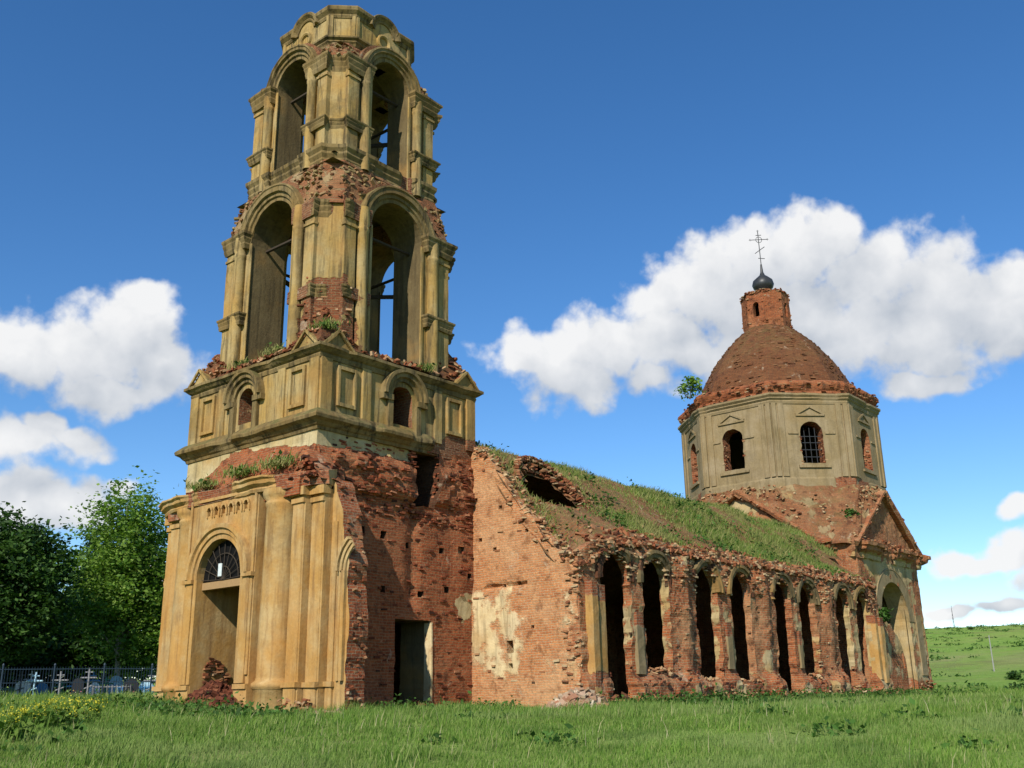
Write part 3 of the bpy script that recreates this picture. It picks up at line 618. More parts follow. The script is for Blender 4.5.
# ---------- attic storey with panels
def attic():
    g = G(); er0 = lambda k: (lambda p, s: .5 * sst(.58, .72, fbm(np.stack([p[:, 0], p[:, 1], p[:, 0] * 0 + k], 1), 1.1, 3, 12)))
    for i, (d, cx, cy, sx) in enumerate(((WST, XC - TW, 0, 1), (STH, XC, -TW, 1), (EST, XC + TW, 0, 1), (NTH, XC, TW, 1))):
        f = fr((cx, cy, 0), d); wc = -.3 if i == 0 else 0.
        hw = .42 if i == 0 else .47
        def pla(V, i=i):
            p = 1 - .0 * V[:, 0]
            if i == 1: p = p - .95 * sst(8.0, 9.2, V[:, 0]) * sst(10.1, 9.5, V[:, 2]) - .5 * sst(6.2, 8, V[:, 0]) * sst(9.6, 9.3, V[:, 2])
            return p
        wall(g, f, rect(-3.74, 3.74, 8.9, 11.6), [arch(wc, hw, 9.62 if i else 9.75, 10.62, 12)], 1.1, .25, lambda u, v: .02 * (fbm(np.stack([u, v, u * 0], 1), 1.2, 2, 3) - .5), pla, 0, hole_rag=.0 if i != 1 else .05, rim_pl_holes=lambda V: .35 + 0 * V[:, 0])
    o = g.build('attic_storey', [TOWER, LOOSE], CH, label='plastered tower storey with sunk panels and small arched windows')
    for i, (d, cx, cy) in enumerate(((WST, XC - TW, 0), (STH, XC, -TW), (EST, XC + TW, 0), (NTH, XC, TW))):
        f = fr((cx, cy, 0), d); wc = -.3 if i == 0 else 0.
        q = G()
        archband(q, f, wc, 10.62, [(.62, 0), (.62, .10), (.74, .10), (.78, .2), (.9, .2), (.94, .28), (1.06, .28), (1.08, 0)], n=26, rough=.012)
        for s in (-1, 1):
            a, b = sorted((wc + s * .58, wc + s * 1.1)); fbox(q, f, a, b, 10.42, 10.62, 0, .2)
            a, b = sorted((wc + s * .55, wc + s * .8)); fbox(q, f, a, b, 9.35, 10.42, 0, .15)
        q.build('archivolt', [CORN], o)
        for s in (-1, 1):
            for (u0, u1) in ((3.28, 3.76), (1.55, 1.95)):
                q = G(); a, b = sorted((s * u0, s * u1)); fbox(q, f, a, b, 9.3, 11.3, -.05, .09, pl=lambda V: 1 - 1.2 * sst(8.6, 9.6, V[:, 0]) * sst(10, 9.4, V[:, 2])); q.build('pilaster', [TOWER], o)
            q = G(); uc = s * 2.62
            for (a, b, c, e_) in ((-.42, -.3, 9.75, 11.15), (.3, .42, 9.75, 11.15), (-.3, .3, 9.75, 9.87), (-.3, .3, 11.03, 11.15)): fbox(q, f, uc + a, uc + b, c, e_, 0, .10, rough=.006)
            q.build('panel', [TOWER], o)
        for s in (-1, 1):    # little pediments on the corners
            q = G(); uc = s * 3.15; tri = [(uc - .66, 11.7), (uc + .66, 11.7), (uc, 12.32)]
            wall(q, (f[0] + f[2] * .12, f[1], f[2]), tri, [], .9, .3, None, .85, 0, rag=.05)
            for (a, b) in ((tri[0], tri[2]), (tri[2], tri[1])):
                n = 5
                A_ = P3(f, np.array([a[0], b[0]]), np.array([a[1], b[1]]), np.array([.2, .2])); bar(q, A_[0], A_[1], .06, 4)
            q.PL = [np.ones_like(x) for x in q.PL]; q.build('pediment', [TOWER], o)
    sq = lambda h: [(XC - h, h), (XC - h, -h), (XC + h, -h), (XC + h, h)]
    q = G()
    sweep(q, sq(TW), [(-.3, 11.28), (.05, 11.28), (.08, 11.4), (.06, 11.45), (.14, 11.5), (.24, 11.6), (.28, 11.62), (.28, 11.72), (.2, 11.76), (-.7, 11.95)], True, .3, .025, er0(3), lambda V: 1.); q.build('cornice', [CORN], o)
    q = G()
    brk = lambda p, s: np.clip(1.2 * sst(7.4, 8.1, p[:, 0]) * sst(-3.3, -3.6, p[:, 1]) + .45 * sst(.58, .72, fbm(np.stack([p[:, 0], p[:, 1], p[:, 0] * 0], 1), 1, 3, 14)), 0, 1)
    sweep(q, sq(TW), [(-.2, 8.82), (.05, 8.82), (.08, 8.92), (.14, 8.96), (.22, 9.06), (.36, 9.14), (.38, 9.24), (.36, 9.28), (.12, 9.5), (-.1, 9.55)], True, .3, .02, brk, lambda V: 1.); q.build('cornice', [CORN], o)
    # rubble ledge above: sloping sides up to the belfry
    q = G()
    lo, hi = 3.8, 3.0; k = 60; t = np.linspace(0, 4, k + 1)[:-1]
    def sqp(t, h):
        e_ = np.floor(t).astype(int); r_ = t - e_; c = np.array(sq(h)); return c[e_ % 4] * (1 - r_)[:, None] + c[(e_ + 1) % 4] * r_[:, None]
    rows = []; nr = 6
    for j in range(nr + 1):
        s = j / nr; h = lo + (hi - lo) * s; p = sqp(t, h)
        rm = np.abs((t % 1) - .5) * 2    # 1 at corners, 0 mid-face
        z = 11.86 + s * (.35 + 1.15 * sst(.35, .8, rm))
        rows.append(np.concatenate([p, z[:, None]], 1))
    V = np.concatenate(rows); V = V + .30 * (np.stack([fbm(V, 2.4, 3, 51 + i) for i in range(3)], 1) - .5)
    jj, ii = np.meshgrid(np.arange(nr), np.arange(k), indexing='ij'); i2 = (ii + 1) % k
    q.add(V, np.stack([jj * k + ii, jj * k + i2, (jj + 1) * k + i2, (jj + 1) * k + ii], -1).reshape(-1, 4), None, .12, 0)
    n = 900; tt = rng.uniform(0, 4, n); rm = np.abs((tt % 1) - .5) * 2; kk = rng.random(n) < .25 + .75 * rm; tt, rm = tt[kk], rm[kk]; n = len(tt); s = rng.random(n)
    h = lo + (hi - lo) * s; p = sqp_pts = np.array([sqp(np.array([a]), b)[0] for a, b in zip(tt, h)])
    z = 11.9 + s * (.35 + 1.15 * sst(.35, .8, rm)) + rng.uniform(0, .08, n); bricks(q, np.column_stack([p, z]), (1, 0, 0), .6)
    # floor
    q.add([(XC - 3.2, -3.2, 12.0), (XC + 3.2, -3.2, 12.0), (XC + 3.2, 3.2, 12.0), (XC - 3.2, 3.2, 12.0)], [[0, 1, 2, 3]], None, 0, 0)
    q.build('rubble_ledge', [BRICKD, LOOSE], o)
attic()

# ---------- belfry storeys
def belfry(s, c, hw, z0, zs, pil, colu, rcol, ring1, ring2, z_shaft, cap, top, zcor, thick, ro, labeltxt, erode_front):
    """square storey with cut corners, four open arches, half columns and pilasters"""
    g = G(); e = s - c
    sides = [(WST, XC - s, 0), (STH, XC, -s), (EST, XC + s, 0), (NTH, XC, s)]
    def plb(V):
        d = np.hypot(V[:, 0] - (XC - s + .3), V[:, 1] + s - .3)
        front = np.exp(-(d / 1.1) ** 2) * sst(ring1 + 1.5, ring1 + .2, V[:, 2]) * erode_front * (.35 + 1.3 * fbm(V, 1.3, 3, 68))
        return 1 - 1.0 * front - .9 * sst(cap[1] + .05, cap[1] + .5, V[:, 2]) * sst(.33, .5, fbm(V, .8, 3, 66))
    for (d, cx, cy) in sides:
        f = fr((cx, cy, 0), d); R1 = ro + .22
        aa = np.linspace(.0, math.pi, 17); crown = [(R1 * math.cos(a), zs + R1 * math.sin(a)) for a in aa if zs + R1 * math.sin(a) > zcor + .05]
        outl = [(-e, z0), (e, z0), (e, zcor)] + [(crown[0][0] + .05, zcor)] + crown + [(crown[-1][0] - .05, zcor)] + [(-e, zcor)]
        wall(g, f, outl, [arch(0, hw, z0 + .25, zs, 18)], thick, .25, lambda u, v: .03 * (fbm(np.stack([u, v, u * 0], 1), 1.4, 3, 7) - .5), plb, 0, rag=.03, rim_n=6, rim_pl=.1, rim_pl_holes=lambda V: 1.0 - .35 * sst(z0 + 2., z0 + .2, V[:, 2]), rim_mat=3)  # opening reveals: dirt plus painted shade, both in the rim material
    diag = [((XC - s, -e), (XC - e, -s)), ((XC + e, -s), (XC + s, -e)), ((XC + s, e), (XC + e, s)), ((XC - e, s), (XC - s, e))]
    for a, b in diag:
        a = np.array(a); b = np.array(b); L = np.linalg.norm(b - a); mid = (a + b) / 2; f = fr((mid[0], mid[1], 0), ((b - a)[0] / L, (b - a)[1] / L, 0))
        wall(g, f, rect(-L / 2, L / 2, z0, zcor), [], .8, .25, lambda u, v: .03 * (fbm(np.stack([u, v, u * 0], 1), 1.4, 3, 7) - .5), plb, 0, back=False)
    # pier cores above the floor, ceiling vault
    g.add([(XC - s + .3, -s + .3, top - .15), (XC + s - .3, -s + .3, top - .15), (XC + s - .3, s - .3, top - .15), (XC - s + .3, s - .3, top - .15)], [[0, 1, 2, 3]], None, .9, 3)  # ceiling takes the dark plaster too, shade painted in
    # brick skirt over the capitals up to the next storey
    k = 64; path = np.array([(XC - s, e), (XC - s, -e), (XC - e, -s), (XC + e, -s), (XC + s, -e), (XC + s, e), (XC + e, s), (XC - e, s)]); pp = subdiv(path, .35); cn = np.array([XC, 0])
    rows = []
    for j in range(6):
        t = j / 5; q = cn + (pp - cn) * (1.02 - (.02 + .115) * t); rows.append(np.column_stack([q, np.full(len(q), zcor - .25 + (top - zcor + .25) * t ** .8)]))
    V = np.concatenate(rows); V[:, :2] += (.25 * (np.stack([fbm(V, 2.5, 3, 71 + i) for i in range(2)], 1) - .5)); k = len(pp)
    jj, ii = np.meshgrid(np.arange(5), np.arange(k), indexing='ij'); i2 = (ii + 1) % k
    nearest_open = lambda P: np.minimum(np.abs(P[:, 1]), np.abs(P[:, 0] - XC))
    Fq = np.stack([jj * k + ii, jj * k + i2, (jj + 1) * k + i2, (jj + 1) * k + ii], -1).reshape(-1, 4)
    cc = V[Fq].mean(1); keep = ~((nearest_open(cc) < ro * .93) & (cc[:, 2] < zs + np.sqrt(np.clip((ro + .1) ** 2 - nearest_open(cc) ** 2, 0, None))))
    g.add(V, Fq[keep], None, .35, 4)
    n = 1300; i = rng.integers(0, k, n); t = rng.random(n); P = pp[i] + rng.normal(0, .05, (n, 2)); P = cn + (P - cn) * (1.00 - .115 * t)[:, None]; zz = zcor - .2 + (top - zcor) * t ** .8
    C = np.column_stack([P, zz]); no = nearest_open(C); kk = (no > ro + .12) | (zz > zs + np.sqrt(np.clip((ro + .2) ** 2 - no ** 2, 0, None))); bricks(g, C[kk], (1, 0, 0), .35, mat=2)
    if erode_front > .5:
        n = 90; t = rng.normal(0, .35, n); C = np.column_stack([XC - s + .32 + t * .7, -s + .32 - t * .7, ring1 - .9 + 1.7 * rng.random(n) ** 1.3]); C[:, :2] += rng.uniform(.0, .10, (n, 1)); C[:, 2] = np.round(C[:, 2] / .09) * .09; bricks(g, C, (.7, -.7, 0), .1, mat=5, size=(.24, .14, .075))
    o = g.build('belfry_storey', [TOWER, BRICKD, LOOSEM, DIRTSHADE, SOIL, LOOSE], CH, label=labeltxt)
    for si, (d, cx, cy) in enumerate(sides):
        f = fr((cx, cy, 0), d)
        q = G(); archband(q, f, 0, zs, [(hw, 0), (hw, .05), (hw + .14, .05), (hw + .17, .12), (hw + .30, .12), (hw + .34, .22), (ro - .04, .22), (ro, .26), (ro + .07, .24), (ro + .09, 0)], n=36, rough=.02,
              erode=lambda a, si=si: .9 * sst(.52, .66, fbm(np.stack([a * 3, a * 0 + si * 5.1, a * 0], 1), .8, 3, 22)) * (a < 1.5)); q.build('archivolt', [CORN], o)
        for sg in (-1, 1):
            cc_ = P3(f, np.array([sg * colu]), np.array([0]), np.array([.13]))[0]; q = G()
            lathe(q, cc_[:2], [(rcol * 1.08, z0), (rcol * 1.08, ring1), (rcol, ring2), (rcol, z_shaft - .15), (rcol * 1.12, z_shaft - .1), (rcol * 1.12, z_shaft), (rcol, z_shaft + .05), (rcol * 1.2, cap[0]), (rcol, cap[1])], 18, plb, rough=.012); q.build('half_column', [TOWER], o)
            q = G(); u0, u1 = sg * pil - .27, sg * pil + .27; fbox(q, f, u0, u1, z0, cap[1], -.1, .16, pl=plb, rough=.02)
            fbox(q, f, u0 - .04, u1 + .04, z_shaft - .1, z_shaft, .0, .21); fbox(q, f, sg * (hw + .02) - .07, sg * (hw + .02) + .07, z0 + .2, zs, .0, .05); q.build('pilaster', [TOWER], o)
        # tie beam across the opening
        q = G(); A_ = P3(f, np.array([-hw - .1, hw + .1]), np.array([zs - .1, zs - .1]), np.array([-.7, -.7])); bar(q, A_[0], A_[1], .07, 6)
        if si in (2, 3): A_ = P3(f, np.array([-hw, hw]), np.array([zs - 1.3, zs - .6]), np.array([-1.2, -1.2])); bar(q, A_[0], A_[1], .10, 4)
        q.build('tie_beam', [DARKWOOD], o)
    # ring mouldings broken round the four corners
    gp = hw + .12; j = .22
    for qi, rot in enumerate(range(4)):
        base = [(-s - .02, -gp), (-s - .02 - j, -gp - .02), (-s - j, -pil - .3), (-s, -e + .02), (-e + .02, -s), (-pil - .3, -s - j), (-gp - .02, -s - j), (-gp, -s - .02)]
        a = rot * math.pi / 2; ca, sa = round(math.cos(a)), round(math.sin(a)); path = [(XC + x * ca - y * sa, x * sa + y * ca) for x, y in base]
        ff = erode_front if qi == 0 else .25
        er = lambda p, s_, ff=ff: np.clip(1.3 * ff * sst(.40, .60, fbm(np.stack([p[:, 0], p[:, 1], p[:, 0] * 0], 1), 1.3, 3, 32)), 0, 1)
        for (za, zb, out) in ((ring1, ring2, .11), (cap[0], cap[1], .145)):
            h = zb - za; q = G()
            sweep(q, path, [(-.2, za), (.02, za), (out * .5, za + .25 * h), (out * .45, za + .35 * h), (out * .9, za + .6 * h), (out * .85, za + .7 * h), (out * 1.3, za + .85 * h), (out * 1.3, zb), (-.25, zb + .12)], False, .18, .03, er, lambda V: 1.); q.build('ring_moulding', [CORN], o)
    return o
B1 = belfry(3.28, .60, 1.30, 12.0, 17.15, 2.40, 1.80, .22, 13.85, 14.3, 16.75, (16.95, 17.6), 19.55, 17.75, 1.55, 1.86, 'taller belfry storey with four open arches and half columns', 1.)
B2 = belfry(2.72, .48, 1.02, 19.5, 23.95, 2.02, 1.38, .19, 21.0, 21.4, 23.35, (23.5, 24.15), 25.1, 24.3, 1.25, 1.50, 'topmost belfry storey with open arches under the parapet', .22)
def b2_base():
    q = G(); s, c = 2.72, .48; e = s - c; path = [(XC - s, e), (XC - s, -e), (XC - e, -s), (XC + e, -s), (XC + s, -e), (XC + s, e), (XC + e, s), (XC - e, s)]
    # the base breaks forward under each pair of pilasters
    p2 = []
    for i in range(4):
        a = i * math.pi / 2; ca, sa = round(math.cos(a)), round(math.sin(a))
        for (x, y) in ((-s - .0, 1.05), (-s, -1.0), (-s - .12, -1.05), (-s - .12, -e), (-s, -e - .05), (-e - .05, -s), (-e, -s - .12), (-1.05, -s - .12)): p2.append((XC + x * ca - y * sa, x * sa + y * ca))
    er = lambda p, s_: .9 * sst(.56, .68, fbm(np.stack([p[:, 0], p[:, 1], p[:, 0] * 0], 1), 1.1, 3, 35)) * (p[:, 0] > 6)
    sweep(q, p2, [(-.4, 19.45), (.05, 19.45), (.1, 19.6), (.07, 19.7), (.14, 19.85), (.12, 19.95), (.20, 20.08), (.21, 20.22), (-.3, 20.4)], True, .25, .025, er, lambda V: 1.)
    q.build('cornice', [CORN], B2)
    q = G(); z = 19.9; q.add([(XC - 2.7, -2.7, z), (XC + 2.7, -2.7, z), (XC + 2.7, 2.7, z), (XC - 2.7, 2.7, z)], [[0, 1, 2, 3]], None, 0, 0); q.build('floor_slab', [DARKWOOD], B2)
b2_base()

# ---------- octagonal parapet
def parapet():
    s, c = 2.22, .74; e = s - c; g = G()
    path = [(XC - s, e), (XC - s, -e), (XC - e, -s), (XC + e, -s), (XC + s, -e), (XC + s, e), (XC + e, s), (XC - e, s)]
    n = len(path)
    for i in range(n):
        a = np.array(path[i]); b = np.array(path[(i + 1) % n]); L = np.linalg.norm(b - a); mid = (a + b) / 2; U = (b - a) / L; f = fr((mid[0], mid[1], 0), (U[0], U[1], 0))
        big = i % 2 == 0
        outl = [(-L / 2, 24.95), (L / 2, 24.95), (L / 2, 26.7)]
        if big: outl += [(.62 * math.cos(t), 26.72 + .52 * math.sin(t)) for t in np.linspace(0, math.pi, 11)]
        outl += [(-L / 2, 26.7)]
        wall(g, f, outl, [], .5, .3, lambda u, v: .02 * (fbm(np.stack([u, v, u * 0], 1), 1.4, 3, 7) - .5), 1., 0)
        fbox(g, f, -L / 2, -L / 2 + .16, 25.62, 26.7, 0, .06); fbox(g, f, L / 2 - .16, L / 2, 25.62, 26.7, 0, .06)
    g.add([(x, y, 26.75) for x, y in path], [list(range(n))], None, .6, 0)
    o = g.build('parapet', [TOWER], CH, label='octagonal tower parapet with roundels and curved cornice')
    q = G(); sweep(q, path, [(-.2, 25.25), (.04, 25.25), (.08, 25.35), (.14, 25.42), (.12, 25.48), (.22, 25.56), (.22, 25.64), (-.1, 25.78)], True, .35, .015, None, 1.); q.build('cornice', [CORN], o)
    q = G()
    prof = [(-.3, 26.6), (.03, 26.6), (.07, 26.7), (.06, 26.76), (.18, 26.9), (.2, 27.02), (.16, 27.1), (-.45, 27.2)]
    for i in range(n):
        a = np.array(path[i]); b = np.array(path[(i + 1) % n]); L = np.linalg.norm(b - a); mid = (a + b) / 2; U = (b - a) / L; f = fr((mid[0], mid[1], 0), (U[0], U[1], 0))
        if i % 2:
            p_, nx = np.array(path[i - 1]), np.array(path[(i + 2) % n])
            pa = a + (p_ - a) / np.linalg.norm(p_ - a) * (L_big / 2 - .62) if False else a + (p_ - a) / np.linalg.norm(p_ - a) * .86
            pb = b + (nx - b) / np.linalg.norm(nx - b) * .86
            sweep(q, [tuple(pa), tuple(a), tuple(b), tuple(pb)], prof, False, .3, .015, None, 1.)
        else: archband(q, f, 0, 26.62, [(.5, -.1), (.5, .05), (.56, .08), (.6, .06), (.72, .18), (.80, .2), (.84, .15), (.86, -.4)], 0.05, math.pi - .05, 20)
    q.build('cornice', [CORN], o)
    for i in range(0, n, 2):
        a = np.array(path[i]); b = np.array(path[i + 1]); L = np.linalg.norm(b - a); mid = (a + b) / 2; U = (b - a) / L; f = fr((mid[0], mid[1], 0), (U[0], U[1], 0))
        q = G(); archband(q, f, 0, 26.22, [(.22, 0), (.24, .07), (.30, .11), (.36, .09), (.39, 0)], 0, 2 * math.pi, 28); q.build('roundel', [TOWER], o)
parapet()
# ---------- nave (refectory)
NW, XN, XE = 8.6, 9.93, 36.3
WIN = [(12.15, .12), (14.67, 1.2), (18.42, .85), (21.22, .75), (25.05, .25), (27.62, 1.0), (31.65, .5), (34.15, .25)]
RY = np.array([0, 2, 3.5, 4.7, 5.4, 6.2, 7.2, 8.2, 8.7]); RZ = np.array([10.25, 10.05, 9.55, 8.75, 8.05, 7.3, 6.6, 6.0, 5.55])
def roof_z(x, y):
    a = np.abs(y); z = np.interp(a, RY, RZ) + .15 * (fbm(np.stack([x, y, x * 0], -1).reshape(-1, 3), .35, 3, 61).reshape(np.shape(x)) - .5) * 2
    z = z - .35 * sst(30, 37, x) * sst(6, 2, a)
    wz = np.interp(a, [0, 3.75, 4.71, 5.43, 6.13, 7.0, 7.4, 8.07, 8.6, 9], [11, 9.5, 8.7, 7.85, 6.85, 6.05, 5.55, 4.85, 4.65, 4.6]); t_ = sst(12.2, 10.0, x); z = z * (1 - t_) + np.minimum(z, wz) * t_
    hx, hy = (x - 12.5) / 2.1, (y + 5.25) / .95       # the vault bulges up where a dormer opening broke through
    z = z + .42 * np.exp(-(hx ** 2 + (hy - .9) ** 2 * 1.6)) * (y < 0)
    return z
HOLE = lambda x, y: (((x - 12.6) / 1.75) ** 2 + ((y + 5.5) / .80) ** 2 + .5 * (fbm(np.stack([x, y, x * 0], -1).reshape(-1, 3), 1.6, 2, 5).reshape(np.shape(x)) - .5)) < 1
def nave():
    # west end walls either side of the tower
    def plw(V): 
        d = np.exp(-(((V[:, 1] + 4.85) / 1.3) ** 4 + ((V[:, 2] - 2.6) / 1.7) ** 4)) * .70
        d = np.maximum(d, .5 * np.exp(-(((V[:, 1] + 5.0) / .8) ** 2 + ((V[:, 2] - 1.15) / .35) ** 2)))
        d = np.maximum(d, .46 * np.exp(-((V[:, 1] + 8.4) / .6) ** 2) * sst(4.5, 3.5, V[:, 2])); d = np.maximum(d, .36 * np.exp(-(((V[:, 1] + 5.6) / 1.2) ** 2 + ((V[:, 2] - 3.2) / 1.0) ** 2)))
        d = np.maximum(d, .5 * np.exp(-(((V[:, 1] + 7.3) / .5) ** 2 + ((V[:, 2] - 1.4) / .6) ** 2)))
        return d - .05
    def dw(u, v):
        P = np.stack([u, v, u * 0], 1); edge = sst(1.3, .1, (8.6 - u)) * 1.0; prof = np.interp(u, PU, PV); edge = np.maximum(edge, sst(1.0, .1, prof - v))
        ledge = -.14 * np.exp(-((v - 4.17) / .07) ** 2) * sst(7.5, 7.2, u) * (fbm(P, 1.7, 2, 3) > .42)
        return (.02 + .05 * edge) * (fbm(P, 2.3, 4, 6) - .5) * 2 + coursed(u, v, .01 + .10 * edge, 4) + ledge
    PU = np.array([3.75, 4.71, 5.43, 6.13, 7.0, 7.4, 8.07, 8.6]); PV = np.array([9.65, 8.85, 8.0, 7.0, 6.2, 5.7, 5.0, 4.75])
    f = fr((XN, 0, 0), WST)
    outl = [(3.70, -.4), (8.6, -.4)] + list(zip(PU, PV))[::-1]; outl[-1] = (3.70, 9.65)
    holes = [rect(5.4, 5.72, 1.85, 2.28), rect(5.48, 5.66, 1.32, 1.5)]
    for (u, z) in ((4.0, 7.4), (5.2, 7.0), (4.9, 5.5), (6.4, 6.0), (7.3, 5.2), (5.3, 4.17), (5.95, 4.22), (6.6, 2.7), (4.2, 5.9)):
        h = .045 + .05 * rng.random(); holes.append(rect(u - h * 1.3, u + h * 1.3, z - h, z + h))
    g = G(); wall(g, f, outl, holes, .95, .13, dw, plw, 0, rag=.10, hole_rag=.03, rim_n=5)
    n = 330; u = rng.uniform(3.9, 8.6, n); v = np.interp(u, PU, PV) - rng.random(n) ** 2 * .8 + .05; wallbricks(g, f, u, v, rng.uniform(-.75, .05, n), .22)
    n = 120; v = rng.uniform(0, 5.2, n); wallbricks(g, f, 8.55 - rng.random(n) ** 2 * .6, v, rng.uniform(-.2, .06, n), .2)
    n = 30; u = rng.uniform(3.9, 8.4, n); v = rng.uniform(.3, 7.5, n); k = v < np.interp(u, PU, PV) - .4; wallbricks(g, f, u[k], v[k], rng.uniform(-.06, .008, k.sum()), .04)
    NB = g; g = G(); f2 = fr((XN, 0, 0), WST); outn = [(-a, b) for a, b in outl][::-1]; wall(g, f2, outn, [], .95, .5, None, .1, 0, rag=.1); NN = g; g = NB
    N_ = g.build('nave', [BRICKP, TANBR], CH, label='long brick nave whose pale west end wall has lost its plaster')
    NN.build('end_wall', [BRICKP], N_)
    # south arcade wall
    XT = np.array([9.9, 11.3, 14.5, 18, 22, 27, 33, 36.3]); TT = np.array([5.0, 5.6, 5.85, 5.85, 5.9, 5.95, 6.0, 5.9])
    fs = fr((0, -NW, 0), STH)
    xs = np.arange(9.95, 36.3, .22); tops = np.interp(xs, XT, TT) + .30 * (fbm(np.stack([xs, xs * 0, xs * 0], 1), 1.9, 3, 8) - .5)
    out = [(9.95, -.4), (36.3, -.4)] + [(a, b) for a, b in zip(xs, tops)][::-1]
    hol = []; hr = []
    for (xc, sill) in WIN: hol.append(arch(xc, .86, sill, 4.38, 14)); hr.append(.09)
    def rough_(u, v):
        P = np.stack([u, v, u * 0], 1)
        r = .45 + .55 * sst(4.6, 5.3, v) + .5 * sst(1.4, .6, v) + .3 * (fbm(P, .5, 2, 3) - .5)
        return np.clip(r * sst(9.9, 11.4, u) + .15, .1, 1.2)
    def dS(u, v):
        P = np.stack([u, v, u * 0], 1); r = rough_(u, v)
        gap = np.zeros_like(u)
        for xm in (16.5, 23.15, 29.6): gap = np.maximum(gap, np.exp(-((u - xm) / .5) ** 2))
        pier = np.zeros_like(u)
        base = .28 * sst(1.25, .75, v + .5 * (fbm(P, .9, 2, 13) - .5)) 
        return .11 * r * (fbm(P, 1.7, 4, 6) - .5) * 2 + .12 * r * (fbm(np.stack([u * 3, v * .7, u * 0], 1), 1, 2, 16) - .5) + coursed(u, v, .13 * r, 6) + .22 * gap * sst(5.6, 5.2, v) + base
    def plS(V):
        u, v = V[:, 0], V[:, 2]; p = np.full(len(V), -.10)
        for a, b in ((11.6, 14.7), (18.4, 21.2), (25.0, 27.6), (31.6, 34.2)):
            c = (a + b) / 2 + .25; p = np.maximum(p, .66 * np.exp(-(((u - c) / .42) ** 4 + ((v - 2.5) / 1.3) ** 4)))
        for xm, zz in ((22.95, 1.65), (16.6, .35), (18.2, .35), (20.2, .4), (23.9, .35), (26.3, .3), (29.0, .4), (30.4, .3), (35.3, .5)): p = np.maximum(p, 1.05 * np.exp(-(((u - xm) / .34) ** 4 + ((v - zz) / .5) ** 4)))
        p = np.maximum(p, .56 * sst(33.0, 34.9, u) * sst(.8, 1.4, v) * sst(4.6, 4.2, v))
        p = np.maximum(p, .38 * sst(4.3, 5.0, v)); p = np.maximum(p, .32 * sst(.42, .6, fbm(V, .35, 2, 55)))
        return p
    def plrim(V):
        return .05 + .50 * (fbm(V, .45, 2, 91) > .55) * sst(.8, 1.3, V[:, 2]) + .2 * sst(30, 33, V[:, 0]) - .3 * sst(1.2, .6, V[:, 2])
    g = G(); wall(g, fs, out, hol, .34, .125, dS, plS, 0, hole_rag=hr, rim_n=6, rim_pl_holes=plrim, rim_pl=0)
    def outside(u, v):
        k = np.ones(len(u), bool)
        for (xc, sill) in WIN: k &= ~((np.abs(u - xc) < .82) & (v > sill - .05) & (v < 4.33 + np.sqrt(np.clip(.82 ** 2 - (u - xc) ** 2, 0, None))))
        return k
    n = 1500; u = rng.uniform(10.6, 36.2, n); v = rng.uniform(4.4, 6.0, n); v = np.minimum(v, np.interp(u, xs, tops) + rng.uniform(-.3, .12, n)); k = outside(u, v); u, v = u[k], v[k]
    wallbricks(g, fs, u, v, dS(u, v) + rng.uniform(-.09, .03, len(u)), .12)
    n = 900; u = rng.uniform(11.0, 36.2, n); v = rng.uniform(.0, 4.5, n); k = outside(u, v) & (plS(P3(fs, u, v, 0 * u)) < .3); u, v = u[k], v[k]
    wallbricks(g, fs, u, v, dS(u, v) + rng.uniform(-.10, -.02, len(u)), .05)
    # jamb stumps and broken sills
    for (xc, sill) in WIN:
        n = 70; wallbricks(g, fs, xc + rng.uniform(-.8, .8, n), sill + rng.uniform(-.15, .12, n), rng.uniform(-.5, .2, n), .35)
    n = 500; u = rng.uniform(10.5, 36.3, n); wallbricks(g, fs, u, rng.random(n) ** 2 * .45 - .05, .2 + rng.random(n) ** 1.5 * .7, .5)
    n = 520; u = rng.uniform(11.0, 36.2, n); v = rng.uniform(.0, 1.5, n); k = outside(u, v) & (plS(P3(fs, u, v, 0 * u)) < .3); u, v = u[k], v[k]; wallbricks(g, fs, u, v, dS(u, v) + rng.uniform(-.09, .0, len(u)), .1, mat=2)
    A = g.build('arcade_wall', [BRICKW, TANBR, REDBR], N_, label='crumbling south wall with eight tall arched windows in pairs')
    for i, (xc, sill) in enumerate(WIN):
        q = G(); e = .85 if i in (2, 4) else .45
        archband(q, fs, xc, 4.38, [(.85, -.25), (.86, .08), (1.0, .10), (1.02, .16), (1.15, .15), (1.2, -.12)], -.12, math.pi + .1, 26, rough=.04, erode=lambda a, i=i, e=e: np.clip(1.2 * sst(.5, .62, fbm(np.stack([a * 2, a * 0 + i * 3.3, a * 0], 1), .8, 3, 92 + i)) * e * 1.1, 0, 1))
        q.build('archivolt', [DIRTSHADE], N_)  # south-facing arches: shade painted in by the dark plaster tone
    # surviving plaster pilasters: at the west corner and beside the last window
    for (u0, u1, d, z0, z1, pm) in ((10.28, 10.62, .30, -.3, 4.1, .95), (10.66, 11.15, .22, -.3, 4.0, .85), (35.0, 35.3, .26, .9, 4.1, .95), (35.42, 35.9, .34, .75, 4.0, .95), (13.15, 13.62, .10, 1.1, 3.2, .9), (19.62, 20.05, .12, 1.3, 3.1, .9), (26.2, 26.5, .1, 1.4, 3.0, .85)):
        q = G(); fbox(q, fs, u0, u1, z0, z1, -.2, d, pl=lambda V, z0=z0, z1=z1, pm=pm: pm - .8 * sst(z1 - .9, z1 - .1, V[:, 2]) - (.75 * np.exp(-((V[:, 2] - .9) / .35) ** 2) if z0 < 0 else 0), rough=.03, res=.25); q.build('pilaster', [OCHRE if pm > .9 or z0 < 0 else DRUM], N_)
    # north and east walls
    g = G(); wall(g, fr((0, NW, 0), NTH), rect(-36.3, -9.95, -.4, 5.7), [], 1., 1., None, .2, 0)
